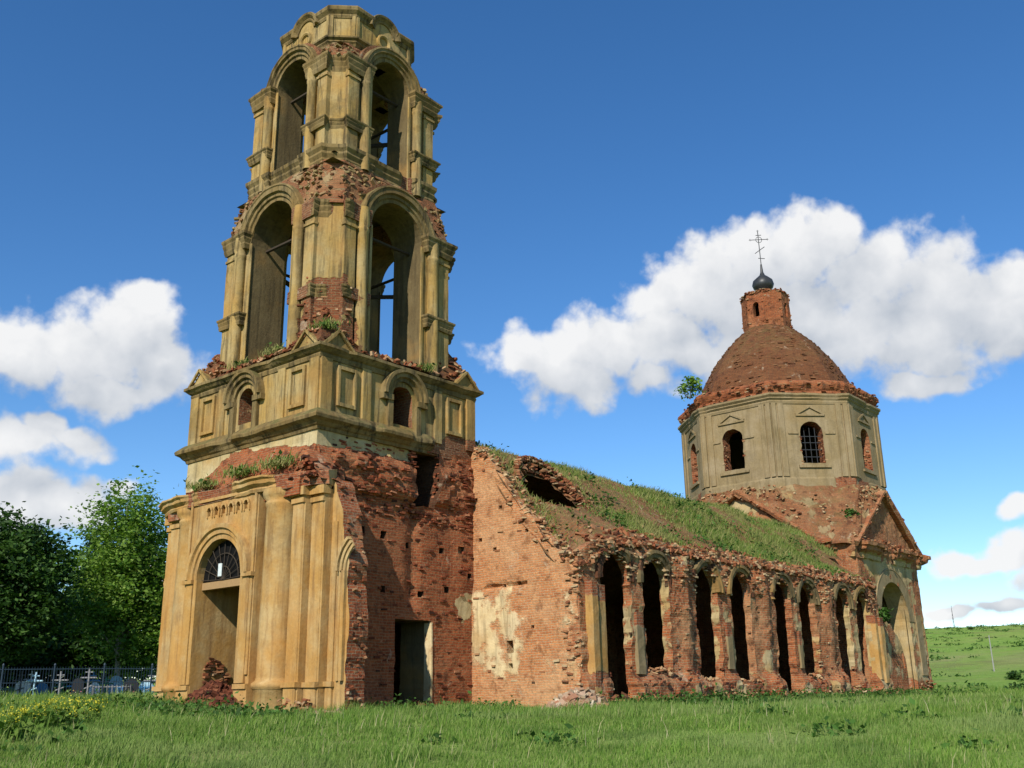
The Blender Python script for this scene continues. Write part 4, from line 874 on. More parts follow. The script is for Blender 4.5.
    for sg in (-1, 1):
        yy = [3.8, 4.7, 5.4, 6.2, 7.2, 8.2, 8.6]; pg = [(3.8, -.4), (8.6, -.4)] + [(y, float(np.interp(y, RY, RZ)) - .25) for y in yy[::-1]]
        wall(g, fr((36.3, 0, 0), EST), pg if sg > 0 else [(-a, b) for a, b in pg][::-1], [], .9, .5, None, .1, 0)
    g.add([(10, -8, .02), (38, -8, .02), (38, 8, .02), (10, 8, .02)], [[0, 1, 2, 3]], None, 0, 0)
    g.build('rear_wall', [BRICKW], N_)
    # vault covered with soil
    xsr = np.arange(9.7, 38.5, .24); ysr = np.concatenate([np.arange(-8.52, 8.6, .24)])
    X_, Y_ = np.meshgrid(xsr, ysr, indexing='ij'); Zr = roof_z(X_, Y_)
    xw = 9.75 + .35 * fbm(np.stack([Y_ * 0, Y_, Y_ * 0], -1).reshape(-1, 3), 1.5, 2, 6).reshape(Y_.shape); X2 = np.maximum(X_, xw)
    V = np.stack([X2, Y_, Zr], -1).reshape(-1, 3); V = V + .10 * (np.stack([fbm(V, 2.2, 3, 81 + i) for i in range(3)], 1) - .5)
    k = len(ysr); ii, jj = np.meshgrid(np.arange(len(xsr) - 1), np.arange(k - 1), indexing='ij'); Fq = np.stack([ii * k + jj, (ii + 1) * k + jj, (ii + 1) * k + jj + 1, ii * k + jj + 1], -1).reshape(-1, 4)
    c = V[Fq].mean(1); keep = ~HOLE(c[:, 0], c[:, 1]) & ~((c[:, 0] > 36.4) & (np.abs(c[:, 1]) > 6.2)) & ~((c[:, 0] < XC + TW) & (np.abs(c[:, 1]) < TW - .2))
    g = G(); g.add(V, Fq[keep], np.stack([V[:, 0], V[:, 1]], 1), .25, 0)
    Vi = V - np.array([0, 0, .5]); kin = keep & (c[:, 0] < 36.2); g.add(Vi, Fq[kin][:, ::-1].copy(), np.stack([V[:, 0], V[:, 1]], 1), .1, 0)
    # broken brick rim of the hole, and loose bricks along the eaves and bare patches
    t = rng.uniform(0, 2 * math.pi, 420); r_ = 1.06 + rng.uniform(-.08, .14, 420); x = 12.6 + 1.75 * r_ * np.cos(t); y = -5.5 + .82 * r_ * np.sin(t)
    C = np.stack([x, y, roof_z(x, y) - rng.random(420) * .40 - .02], 1); tang = np.stack([-1.62 * np.sin(t), .62 * np.cos(t), t * 0], 1); tang /= np.linalg.norm(tang, axis=1)[:, None]; bricks(g, C, tang, .25, size=(.24, .13, .07))
    t = rng.uniform(.15, math.pi - .1, 200); x = 12.6 + 1.8 * np.cos(t); y = -5.45 + .86 * np.sin(t); bricks(g, np.stack([x, y, roof_z(x, y) + rng.random(200) * .16], 1), np.stack([-np.sin(t), .5 * np.cos(t), t * 0], 1), .12, size=(.14, .24, .07))
    n = 700; x = rng.uniform(10, 36, n); y = -8.7 + rng.random(n) ** 2 * 1.0; bricks(g, np.stack([x, y, roof_z(x, y) + .02], 1), (1, 0, 0), .5)
    n = 500; x = rng.uniform(14, 37, n); y = rng.uniform(-7, -2, n); kk = fbm(np.stack([x, y, x * 0], 1), .4, 2, 15) > .56; bricks(g, np.stack([x, y, roof_z(x, y) + .03], 1)[kk], (1, .5, 0), .5, mat=2)
    g.build('vault', [SOIL, LOOSE, LOOSEM], N_, label='soil covered nave vault with a broken hole near the tower')
nave()

# ---------- crossing block with gables
def crossing():
    a, b = 6.4, 4.9
    f = fr((XD, -a, 0), STH); uc = .15
    def plS(V):
        u = V[:, 0] - XD; z = V[:, 2]; p = np.full(len(V), .52)
        p = p + .35 * sst(6.6, 7.4, z) * sst(8.4, 8.0, z) - .75 * sst(8.3, 8.8, z) - .5 * sst(3.2, 4.3, np.abs(u)) * sst(5.2, 5.8, z) - .6 * sst(.7, .2, z) + .1 * sst(3, 3.4, u)
        return p
    dS = lambda u, v: .10 * (fbm(np.stack([u, v, u * 0], 1), 1.7, 4, 6) - .5) + brickdisp(u, v, .05, 3) + .12 * sst(3.4, 4.0, u) * 0
    def gable(b_, z0, za): return [(-b_, -.4), (b_, -.4), (b_, z0), (0, za), (-b_, z0)]
    g = G()
    wall(g, f, gable(b, 8.5, 11.95), [arch(uc, 2.25, .2, 4.4, 22)], 1.2, .24, dS, plS, 0, rag=.08, hole_rag=.03, rim_n=5, rim_pl_holes=lambda V: .9 - .7 * sst(1.2, .6, V[:, 2]))
    # east quoin crumbling
    n = 260; v = rng.uniform(0, 8.4, n); wallbricks(g, f, b - .12 - rng.random(n) ** 2 * .5, v, rng.uniform(-.5, .0, n), .08)
    n = 300; u = rng.uniform(-4, 4.8, n); v = rng.random(n) ** 2 * .9; k = np.abs(u - uc) > 2.3; wallbricks(g, f, u[k], v[k], rng.uniform(0, .25, k.sum()), .3)
    fb = fr((XD, -a + 2.1, 0), STH)
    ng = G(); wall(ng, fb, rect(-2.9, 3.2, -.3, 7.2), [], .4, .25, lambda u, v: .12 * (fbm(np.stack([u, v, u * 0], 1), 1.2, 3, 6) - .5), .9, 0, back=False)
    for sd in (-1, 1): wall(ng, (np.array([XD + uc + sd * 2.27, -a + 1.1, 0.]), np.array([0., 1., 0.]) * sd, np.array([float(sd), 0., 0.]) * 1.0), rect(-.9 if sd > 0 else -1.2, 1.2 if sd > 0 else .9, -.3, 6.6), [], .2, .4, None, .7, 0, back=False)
    fi = fr((XD, -a + .34, 0), STH)
    wall(g, fi, [(-2.3, -.3), (1.95, -.3), (1.9, 1.2), (1.75, 2.2), (1.5, 2.9), (1.1, 3.5), (.6, 3.75), (0, 4.15), (-.8, 4.3), (-1.5, 4.5), (-2.3, 4.9)], [rect(1.25, 1.5, 1.6, 2.6)], .5, .16, lambda u, v: .08 * (fbm(np.stack([u, v, u * 0], 1), 1.2, 3, 6) - .5) + coursed(u, v, .04, 3), lambda V: .47 - .4 * sst(1.2, .5, V[:, 2]), 0, rag=.12, hole_rag=.06)
    fw_ = fr((XD - a, 0, 0), WST)
    wall(g, fw_, gable(b, 8.5, 11.95), [], 1., .3, lambda u, v: .14 * (fbm(np.stack([u, v, u * 0], 1), 1.7, 4, 6) - .5), lambda V: .15 + .85 * np.exp(-((V[:, 1] / 1.3) ** 2 + ((V[:, 2] - 11.1) / .6) ** 2)), 0, rag=.08)
    for ff in (fr((XD + a, 0, 0), EST), fr((XD, a, 0), NTH)): wall(g, ff, gable(b, 8.5, 11.95), [], 1., .8, None, .2, 0)
    for (p, q_) in (((-a, -b), (-b, -a)), ((b, -a), (a, -b)), ((a, b), (b, a)), ((-b, a), (-a, b))):
        p = np.array(p); q_ = np.array(q_); L = np.linalg.norm(q_ - p); mid = (p + q_) / 2; U = (q_ - p) / L
        wall(g, fr((XD + mid[0], mid[1], 0), (U[0], U[1], 0)), rect(-L / 2, L / 2, -.4, 8.5), [], .8, .35, lambda u, v: .12 * (fbm(np.stack([u, v, u * 0], 1), 1.7, 3, 6) - .5), .25, 0, back=False)
    o = g.build('crossing', [BRICKW, LOOSE], CH, label='square block with gables and a large blind arch under the dome')
    ng.build('arch_recess', [DIRTSHADE], o)  # back of the arch: its shadow is painted as a dark plaster tone
    # sloping brick roofs between gables and drum
    q = G()
    for rot in range(4):
        A_ = rot * math.pi / 2; ca, sa = round(math.cos(A_)), round(math.sin(A_))
        low = subdiv([(-a, 0, 12.0), (-a, -b, 8.5), (-b, -a, 8.5), (0, -a, 12.0)], .35, False)
        n = len(low); tt = np.linspace(0, 1, n); hi = np.array([(-6.0, 0, 12.45), (-6.0, -2.5, 12.3), (-2.5, -6.0, 12.3), (0, -6.0, 12.45)])
        seg = np.interp(np.arange(n) / (n - 1), [0, .42, .58, 1], [0, 1, 2, 3]); i0 = np.minimum(seg.astype(int), 2); fr_ = seg - i0
        up_ = hi[i0] * (1 - fr_)[:, None] + hi[i0 + 1] * fr_[:, None]
        rows = []
        for j in range(9):
            s = j / 8; p = low * (1 - s) + up_ * s; p[:, :2] *= 1 + .045 * (1 - s); p[:, 2] += .25 * math.sin(s * math.pi); rows.append(p)
        V = np.concatenate(rows); V = np.stack([XD + V[:, 0] * ca - V[:, 1] * sa, V[:, 0] * sa + V[:, 1] * ca, V[:, 2]], 1)
        V = V + .62 * (np.stack([fbm(V, 1.4, 4, 95 + i) for i in range(3)], 1) - .5)
        jj, ii = np.meshgrid(np.arange(8), np.arange(n - 1), indexing='ij'); Fq = np.stack([jj * n + ii, jj * n + ii + 1, (jj + 1) * n + ii + 1, (jj + 1) * n + ii], -1).reshape(-1, 4)
        q.add(V, Fq, np.stack([V[:, 0] * .7 - V[:, 1] * .7, V[:, 2]], 1), lambda V: .40 + .0 * V[:, 0], 0)
        m_ = 130; i = rng.integers(0, len(Fq), m_); w_ = rng.dirichlet((1, 1, 1, 1), m_); C = (V[Fq[i]] * w_[:, :, None]).sum(1); bricks(q, C + [0, 0, .02], (ca, sa, 0) if rot % 2 else (1, 0, 0), .3, mat=1)
        C = C[:60] + rng.normal(0, .1, (60, 3)); bricks(q, C, (1, 0, 0), .4, mat=2)
    q.build('roof', [SOIL, TANBR, LOOSEM], o, label='collapsed sloping brick roof around the drum')
    # pediments: raking bands and projecting broken base cornice on south and west gables
    for ff in (f, fw_):
        q = G()
        for s in (-1, 1):
            p0 = np.array([s * (b + .35), 8.35]); p1 = np.array([0, 12.05]); k = 16; d = (p1 - p0) / np.linalg.norm(p1 - p0); nn = np.array([-d[1], d[0]]) * (1 if s > 0 else -1) * -1
            V = []
            for t in np.linspace(0, 1, k + 1):
                c = p0 + (p1 - p0) * t
                for (o_, h_) in ((-.35, -.05), (.30, -.05), (.42, .12), (.42, .25), (-.6, .38)): 
                    pt = c - nn * h_ * -1; V.append(P3(ff, np.array([pt[0]]), np.array([pt[1]]), np.array([o_]))[0])
            V = np.array(V); V = V + .14 * (np.stack([fbm(V, 2.6, 3, 25 + i) for i in range(3)], 1) - .5)
            Fq = [[i * 5 + j, i * 5 + j + 1, (i + 1) * 5 + j + 1, (i + 1) * 5 + j] for i in range(k) for j in range(4)] + [[0, 1, 2, 3, 4], [k * 5 + j for j in range(5)]]
            q.add(V, Fq, None, .1, 0)
            n = 50; t = rng.random(n); P = p0 + (p1 - p0) * t[:, None] + nn * .1; bricks(q, P3(ff, P[:, 0], P[:, 1], rng.uniform(-.3, .42, n)), ff[1], .35)
        e = fr(ff[0], ff[1]); O2 = ff[0]; U2 = ff[1]
        pa = [tuple((O2 + U2 * t)[:2] - ff[2][:2] * d_) for t, d_ in ((-b - .3, .9), (-b - .3, 0), (b + .3, 0), (b + .3, .9))]
        sweep(q, pa, [(-.3, 7.75), (.10, 7.75), (.14, 7.95), (.12, 8.02), (.46, 8.2), (.52, 8.42), (.66, 8.46), (.68, 8.66), (-.3, 8.98)], False, .25, .10, lambda p, s_: .8 * sst(.48, .62, fbm(np.stack([p[:, 0], p[:, 1], p[:, 0] * 0], 1), .8, 3, 44)), lambda V: np.where(V[:, 2] < 8.1, .75, .05))
        n = 130; u = rng.uniform(-b - .3, b + .3, n); wallbricks(q, ff, u, rng.uniform(8.3, 8.95, n), rng.uniform(.0, .6, n), .15)
        q.build('pediment', [BRICKW, LOOSE], o, label='broken brick pediment over the large arch' if ff is f else 'broken brick pediment above the grassy vault')
    q = G(); archband(q, f, uc, 4.4, [(2.25, -.05), (2.25, .02), (2.98, .02), (3.0, .045), (3.08, .045), (3.1, -.02)], -.0, math.pi, 34, pl=.95, rough=.02); q.build('archivolt', [DRUM], o)
    q = G(); fbox(q, f, 3.35, 4.3, 1.2, 5.5, -.1, .07, pl=lambda V: .72 - .5 * sst(4.4, 5.3, V[:, 2]), rough=.03, res=.3); q.build('pilaster', [DRUM], o)
crossing()

# ---------- octagonal drum
OA = np.arange(8) * math.pi / 4
def octpts(r): k = r * math.tan(math.pi / 8); return [(XD + x, y) for x, y in ((-r, k), (-r, -k), (-k, -r), (k, -r), (r, -k), (r, k), (k, r), (-k, r))]
def drum():
    r = 5.92; P = octpts(r); g = G(); fs = []
    for i in range(8):
        a = np.array(P[i]); b = np.array(P[(i + 1) % 8]); L = np.linalg.norm(b - a); mid = (a + b) / 2; U = (b - a) / L; f = fr((mid[0], mid[1], 0), (U[0], U[1], 0)); fs.append((f, L))
        wall(g, f, rect(-L / 2, L / 2, 11.9, 17.95), ([arch(-.32 if i == 0 else 0., .72, 13.75, 15.65, 14)] if i in (0, 1, 2, 7) else []), .9, .28, lambda u, v: .03 * (fbm(np.stack([u, v, u * 0 + i], 1), 1.1, 3, 6) - .5), lambda V: 1.0 - .75 * sst(12.9, 12.2, V[:, 2]) * 1.25 * fbm(V, .5, 3, 33), 0, hole_rag=.05, rim_n=4, rim_pl_holes=.0)
        n = 70; t = rng.uniform(-.1, 1, n); sd = np.where(rng.random(n) < .5, -1., 1.); v = 13.8 + t * 1.9; u = (-.32 if i == 0 else 0) + sd * (.76 + .03 * rng.normal(size=n)); k = v < 15.6
        wallbricks(g, f, u[k], v[k], rng.uniform(-.6, -.05, k.sum()), .1, size=(.18, .18, .08))
    o = g.build('drum', [DRUM, LOOSE], CH, label='grey plastered octagonal drum with arched windows')
    for i, (f, L) in enumerate(fs):
        for s in (-1, 1):
            for (u0, u1, d) in ((L / 2 - .30, L / 2 - .02, .12), (L / 2 - .78, L / 2 - .42, .08)):
                q = G(); a, b = sorted((s * u0, s * u1)); fbox(q, f, a, b, 12.9, 17.55, -.05, d, rough=.01); q.build('pilaster', [DRUM], o)
        f = (f[0] + f[1] * (-.32 if i == 0 else 0.), f[1], f[2]); q = G()    # window surround, hood, sill, string pieces
        fbox(q, f, -1.0, 1.0, 13.45, 13.6, 0, .12); q.build('window_sill', [DRUM], o)
        for s in (-1, 1): q = G(); a, b = sorted((s * .85, s * 1.5)); fbox(q, f, a, b, 15.58, 15.7, 0, .07); q.build('string_moulding', [DRUM], o)
        q = G()
        for s in (-1, 1):
            a = P3(f, np.array([s * .92, 0]), np.array([16.82, 17.32]), np.array([.04, .04])); bar(q, a[0], a[1], .075, 4)
        fbox(q, f, -.92, .92, 16.72, 16.84, 0, .09)
        q.PL = [np.ones_like(x) for x in q.PL]; q.build('window_hood', [DRUM], o)
        if i in (1, 5):
            q = G()
            for u in (-.34, 0, .34): A_ = P3(f, np.array([u, u]), np.array([13.75, 16.05]), np.array([-.35, -.35])); bar(q, A_[0], A_[1], .028, 4)
            for v in (14.2, 14.65, 15.1, 15.5): A_ = P3(f, np.array([-.68, .68]), np.array([v, v]), np.array([-.35, -.35])); bar(q, A_[0], A_[1], .028, 4)
            q.build('window_bars', [ZINC], o)
    q = G(); sweep(q, octpts(r), [(-.3, 17.5), (.05, 17.5), (.1, 17.65), (.08, 17.72), (.2, 17.84), (.18, 17.9), (.3, 18.03), (.3, 18.15), (-.5, 18.22)], True, .4, .02, lambda p, s: .4 * sst(.58, .7, fbm(np.stack([p[:, 0], p[:, 1], p[:, 0] * 0], 1), .8, 3, 44)), 1.); q.build('cornice', [DRUM], o)
    q = G(); sweep(q, octpts(r), [(-.2, 12.0), (.08, 12.0), (.08, 12.75), (.0, 12.88), (-.1, 12.88)], True, .4, .02, lambda p, s: .95 * sst(.46, .62, fbm(np.stack([p[:, 0], p[:, 1], p[:, 0] * 0], 1), .55, 3, 47)), lambda V: 1.); q.build('plinth', [DRUM], o)
    q = G(); sweep(q, octpts(r - .15), [(-.3, 17.9), (.25, 18.15), (.28, 18.25), (.18, 18.35), (.30, 18.5), (.42, 18.75), (.40, 18.9), (.2, 19.05), (-1.0, 19.25)], True, .3, .06, lambda p, s: .5 * sst(.5, .62, fbm(np.stack([p[:, 0], p[:, 1], p[:, 0] * 0], 1), 1.2, 3, 43)), .0)
    bb = subdiv(octpts(r + .22), .2); n = 230; i = rng.integers(0, len(bb), n); C = np.column_stack([bb[i] + rng.normal(0, .04, (n, 2)), rng.uniform(18.3, 19.0, n)]); nb = np.roll(bb, -1, 0) - bb; U = np.column_stack([nb[i], np.zeros(n)]); U /= np.linalg.norm(U, axis=1)[:, None]; C[:, 2] = np.round(C[:, 2] / .1) * .1; bricks(q, C, U, .08, size=(.24, .12, .07))
    q.build('brick_eaves', [BRICKS, LOOSE], o)
drum()
def dome():
    prof = [(5.25, 18.9), (5.1, 19.5), (4.88, 20.1), (4.6, 20.7), (4.29, 21.3), (3.92, 21.9), (3.49, 22.5), (3.0, 23.1), (2.48, 23.65), (1.94, 24.15), (1.5, 24.5)]
    z = np.interp(np.linspace(0, 1, 30), np.linspace(0, 1, 11), [p[1] for p in prof]); r = np.interp(z, [p[1] for p in prof], [p[0] for p in prof])
    n = 96; a = np.arange(n + 1) * 2 * math.pi / n; sect = (a + math.pi / 8) % (math.pi / 4) - math.pi / 8; oc = .55 * (1 / np.cos(sect)) * .985 + .45
    V = np.stack([XD + r[None] * (oc * np.cos(a))[:, None], r[None] * (oc * np.sin(a))[:, None], np.repeat(z[None], n + 1, 0)], -1).reshape(-1, 3); k = 30
    V = V + .12 * (np.stack([fbm(V, 1.6, 4, 15 + i) for i in range(3)], 1) - .5)
    s_ = np.concatenate([[0], np.cumsum(np.hypot(np.diff(r), np.diff(z)))])
    uv = np.stack([(a[:, None] * np.round(r[None] * 2) / 2).ravel(), np.tile(s_, n + 1)], 1); uv = np.stack([np.repeat(a * 3.6, k), np.tile(s_, n + 1)], 1)
    ii, jj = np.meshgrid(np.arange(n), np.arange(k - 1), indexing='ij'); Fq = np.stack([ii * k + jj, (ii + 1) * k + jj, (ii + 1) * k + jj + 1, ii * k + jj + 1], -1).reshape(-1, 4)
    g = G(); g.add(V, Fq, uv, -.05, 0)
    m_ = 800; i = rng.integers(0, len(Fq), m_); C = V[Fq[i]].mean(1) + rng.uniform(-.08, .08, (m_, 3)) ; C = C + .0; ang = np.arctan2(C[:, 1], C[:, 0] - XD); C[:, 2] = np.round(C[:, 2] / .1) * .1
    rr = (np.interp(C[:, 2], z, r) - .05) * np.interp(ang % (math.pi / 4), [0, math.pi / 8, math.pi / 4], [1, 1.03, 1]); C[:, 0] = XD + rr * np.cos(ang); C[:, 1] = rr * np.sin(ang)
    bricks(g, C, np.stack([-np.sin(ang), np.cos(ang), ang * 0], 1), .08, mat=1, size=(.3, .14, .08))
    g.build('dome', [BRICKD, DOMEBR], CH, label='steep bare brick dome over the octagon')
    g = G(); P8 = []
    r0 = 1.52
    for i in range(8):
        a0, a1 = OA[i] + math.pi / 8, OA[(i + 1) % 8] + math.pi / 8
        p, q = np.array([XD + r0 * 1.08 * math.cos(a0), r0 * 1.08 * math.sin(a0)]), np.array([XD + r0 * 1.08 * math.cos(a1), r0 * 1.08 * math.sin(a1)]); L = np.linalg.norm(q - p); mid = (p + q) / 2; U = (q - p) / L
        f = fr((mid[0], mid[1], 0), (U[0], U[1], 0))
        wall(g, f, rect(-L / 2, L / 2, 24.0, 27.0), ([arch(0, .22, 25.2, 26.05, 8)] if i % 2 else []) , .4, .2, lambda u, v: .06 * (fbm(np.stack([u, v, u * 0 + i], 1), 2, 3, 6) - .5) + brickdisp(u, v, .03, 4) - .07 * np.exp(-((v - 24.6) / .08) ** 2), lambda V: -.2 + .0 * V[:, 0], 0, rag=.04, hole_rag=.03)
        n = 70; wallbricks(g, f, rng.uniform(-L / 2, L / 2, n), 27.0 + rng.normal(0, .06, n), rng.uniform(-.3, .05, n), .2)
        n = 12; wallbricks(g, f, rng.choice([-1, 1], n) * (L / 2 - .1), rng.uniform(24.4, 26.9, n), rng.uniform(-.1, .06, n), .2)
    g.add([(XD + 1.5 * math.cos(t + math.pi / 8), 1.5 * math.sin(t + math.pi / 8), 26.95) for t in OA], [list(range(8))], None, 0, 0)
    g.build('lantern', [BRICKS, LOOSE], CH, label='small red brick lantern with slit windows on top of the dome')
    g = G(); lathe(g, (XD, 0), [(.6, 26.95), (.34, 27.08), (.28, 27.35), (.36, 27.5), (.68, 27.75), (.76, 28.02), (.68, 28.32), (.42, 28.56), (.2, 28.75), (.11, 29.0), (.06, 29.6)], 28, 0, rough=.03); ob = g.build('onion_dome', [ZINC], CH)
    g = G(); d = np.array([math.cos(R(-48)), math.sin(R(-48)), 0]); c = np.array([XD, 0, 0.])
    p = lambda u, z: c + d * u + np.array([0, 0, z - .55])
    bar(g, p(0, 30.1), p(-.03, 32.75), .03, 6)
    for (u0, z0, u1, z1) in ((-.62, 32.08, .60, 32.14), (-.2, 32.45, .2, 32.47), (-.36, 31.02, .36, 31.55), (-.16, 30.65, .3, 30.62)): bar(g, p(u0, z0), p(u1, z1), .026, 6)
    t = np.linspace(0, 2 * math.pi, 17)
    for i in range(16): bar(g, p(.22 * math.cos(t[i]), 32.1 + .22 * math.sin(t[i])), p(.22 * math.cos(t[i + 1]), 32.1 + .22 * math.sin(t[i + 1])), .02, 5)
    for (u, z) in ((-.64, 32.08), (.62, 32.14), (-.03, 32.8)):
        for k in range(4): bar(g, p(u + .09 * math.cos(k * 1.57), z + .09 * math.sin(k * 1.57)), p(u - .09 * math.cos(k * 1.57), z - .09 * math.sin(k * 1.57)), .016, 4)
    g.build('cross', [ZINC], ob)
dome()

# ================================================================== loose masonry beside the church
def heap(name, label, c, rx, ry, h, n, ms, grp=None, size=(.27, .14, .09), core=None):
    x0, y0 = c; z0 = float(gz(x0, y0)); g = G(); th = np.linspace(0, 2 * math.pi, 29)[:-1]; rows = []
    for s in np.linspace(0, 1, 7):
        rr = 1 - s; k = np.stack([x0 + rx * rr * np.cos(th), y0 + ry * rr * np.sin(th), np.full(28, z0 - .1 + h * (1 - rr ** 1.4))], 1); rows.append(k)
    V = np.concatenate(rows); V = V + .25 * min(h, 1) * (np.stack([fbm(V, 2.4, 3, 35 + i) for i in range(3)], 1) - .5)
    jj, ii = np.meshgrid(np.arange(6), np.arange(28), indexing='ij'); i2 = (ii + 1) % 28
    g.add(V, np.stack([jj * 28 + ii, jj * 28 + i2, (jj + 1) * 28 + i2, (jj + 1) * 28 + ii], -1).reshape(-1, 4), None, .0, 0)
    a = rng.uniform(0, 2 * math.pi, n); rr = np.sqrt(rng.random(n)); C = np.stack([x0 + rx * rr * np.cos(a), y0 + ry * rr * np.sin(a), z0 - .08 + h * (1 - rr ** 1.4) + rng.uniform(-.02, .06, n)], 1)
    bricks(g, C - [0, 0, 0], (.7, -.7, 0), .5, size=size, var=.5)
    o = g.build(name, ms, None, (x0, y0, z0)); tag(o, label, 'rubble', grp); return o
DARKLOOSE = island_mat('dark_red_brick', [(.035, .014, .010), (.085, .026, .014), (.12, .036, .018), (.17, .065, .032)], .95)
WHITES = island_mat('whitish_stone', [(.22, .15, .09), (.36, .28, .19), (.30, .14, .08), (.46, .39, .29)], .95)
heap('rubble_heap', 'tall heap of dark red bricks blocking the portal doorway', (2.35, .62), 1.15, .95, .8, 480, [BRICKS, DARKLOOSE])
heap('rubble_heap', 'low spill of dark bricks at the foot of the portal column', (1.5, -1.3), .95, .5, .45, 180, [BRICKS, DARKLOOSE])
heap('rubble_heap', 'pale stones and mortar fallen at the corner of the nave', (9.3, -8.95), 1.7, .7, .62, 260, [BRICKP, WHITES], size=(.3, .2, .12))
heap('rubble_heap', 'dark rubble below the doorway in the tower wall', (6.9, -4.0), .9, .5, .3, 130, [BRICKS, DARKLOOSE])
heap('stone_slab', 'single pale stone slab lying in the grass near the portal corner', (2.0, -5.6), .5, .3, .22, 12, [BRICKP, WHITES], size=(.4, .3, .14))['category'] = 'stone'

# ================================================================== plants
LEAFD = island_mat('dark_leaf', [(.014, .038, .008), (.028, .07, .013), (.05, .11, .021), (.085, .155, .035)], .55, trans=.25, noise_scale=.5)
LEAFL = island_mat('light_leaf', [(.05, .11, .015), (.095, .185, .025), (.15, .255, .038), (.21, .31, .06)], .6, trans=.35, noise_scale=.4)
LEAFN = island_mat('needle', [(.006, .018, .010), (.010, .03, .014), (.02, .045, .018)], .7, noise_scale=.6)
WEED = island_mat('weed_leaf', [(.022, .06, .010), (.035, .085, .014), (.06, .14, .022), (.09, .18, .04)], .7, trans=.3, noise_scale=.7)
BARK = plain('bark', (.10, .075, .05), .95, scale=10); BARKL = plain('pale_bark', (.32, .30, .25), .9, var=.5, scale=6)
def leaves(g, C, size, flat=.4, mat=0, axis=None, asp=1.6):
    n = len(C); d = rng.normal(size=(n, 3)); d[:, 2] *= flat; d /= np.linalg.norm(d, axis=1)[:, None]
    nrm = rng.normal(size=(n, 3)); nrm[:, 2] += 1.0; t = np.cross(nrm, d); t /= np.linalg.norm(t, axis=1)[:, None] + 1e-9
    s = size * rng.uniform(.6, 1.3, (n, 1)); b = C; s = s * rng.uniform(.6, 1.25, (n, 1)); tip = C + d * s * asp; dr = np.array([0, 0, -.15]) * s
    mid = C + d * s * asp * .5; l = mid + t * s * .5; r_ = mid - t * s * .5
    V = np.stack([b, r_ + dr, tip + dr, l + dr], 1).reshape(-1, 3); Fq = np.arange(4 * n).reshape(-1, 4); g.add(V, Fq, None, 0, mat)
def crown_points(c, rad, nclump, per, spread, seed, shell=.55, shape=None):
    r_ = np.random.default_rng(seed); out = []; lobes = r_.normal(size=(9, 3)); lobes /= np.linalg.norm(lobes, axis=1)[:, None]
    while len(out) < nclump:
        d = r_.normal(size=3); d /= np.linalg.norm(d); k = shell + (1 - shell) * r_.random(); lob = .80 + .30 * np.max(lobes @ d) ** 3 + r_.normal() * .05
        p = d * k * lob * np.array(rad)
        if shape is not None and not shape(p, rad, r_): continue
        out.append(c + p)
    out = np.array(out); sp = spread * r_.uniform(.6, 1.3, nclump)
    P = np.repeat(out, per, 0) + r_.normal(size=(nclump * per, 3)) * np.repeat(sp, per)[:, None] * np.array([1, 1, .7])
    return out, P
def tree(name, label, x, y, h, rad, cz, nclump, per, leaf, size, spread, bark, seed, r0=.25, shell=.5, group='trees by the cemetery', limbs=14, shape=None):
    z0 = float(gz(x, y)); o = empty(name, (x, y, z0)); tag(o, label, 'tree', group); c = np.array([x, y, z0 + cz])
    cl, P = crown_points(c, rad, nclump, per, spread, seed, shell, shape); P[:, 2] = np.maximum(P[:, 2], z0 + .5)
    g = G(); leaves(g, P, size); g.build('crown', [leaf], o)
    g = G(); top = np.array([x, y, z0 + cz + rad[2] * .55]); base = np.array([x, y, z0 - .3]); pts = [base + (top - base) * t + np.array([rng.normal() * .12, rng.normal() * .12, 0]) * (t > 0) for t in np.linspace(0, 1, 7)]
    for i in range(6): bar(g, pts[i], pts[i + 1], r0 * (1 - i / 6.6), 9, r2=r0 * (1 - (i + 1) / 6.6))
    idx = rng.choice(len(cl), limbs, replace=False)
    for i in idx:
        t = min(.85, max(.25, (cl[i][2] - z0) / (h) * .75)); s = base + (top - base) * t; m_ = (s + cl[i]) / 2 + np.array([0, 0, .3]); bar(g, s, m_, r0 * .35, 6, r2=r0 * .22); bar(g, m_, cl[i], r0 * .22, 6, r2=.02)
    g.build('trunk', [bark], o); return o
tree('chestnut_tree', 'dark dense broad leaved tree with low hanging crown at the far left', 8.3, 31.9, 11.5, (3.8, 3.8, 4.5), 6.5, 440, 105, LEAFD, .20, .5, BARK, 3, .3, .45)
def airy(p, rad, r_): return fbm(np.array([p]), .42, 2, 77)[0] > .40
tree('birch_tree', 'tall light green tree with loose crown between dark tree and portal', 17.2, 34.2, 14.5, (3.7, 3.7, 6.6), 7.9, 420, 80, LEAFL, .17, .58, BARKL, 5, .2, .25, shape=airy)
tree('birch_tree', 'lower light green tree half hidden behind the portal edge', 20.0, 33.2, 12, (3.2, 3.2, 4.6), 5.8, 230, 58, LEAFL, .21, .62, BARKL, 8, .18, .3, shape=airy)
def conif(p, rad, r_): s = (p[2] + rad[2]) / (2 * rad[2]); return np.hypot(p[0], p[1]) < rad[0] * (1.02 - s) + .1
tree('spruce_tree', 'dark pointed spruce rising behind the two leafy trees', 21.5, 47, 14.2, (2.6, 2.6, 6.6), 7.7, 330, 50, LEAFN, .22, .35, BARK, 6, .22, .2, shape=conif)
tree('spruce_tree', 'small dark spruce tip showing over the dense dark tree', 11.1, 41.5, 12.6, (2.2, 2.2, 6.0), 6.9, 260, 50, LEAFN, .22, .35, BARK, 9, .22, .2, shape=conif)
tree('chestnut_tree', 'broad dark tree standing at the edge of the picture beyond the fence', 0.2, 37.0, 11.5, (4.0, 4.0, 4.8), 6.6, 300, 60, LEAFD, .28, .6, BARK, 13, .3, .45)
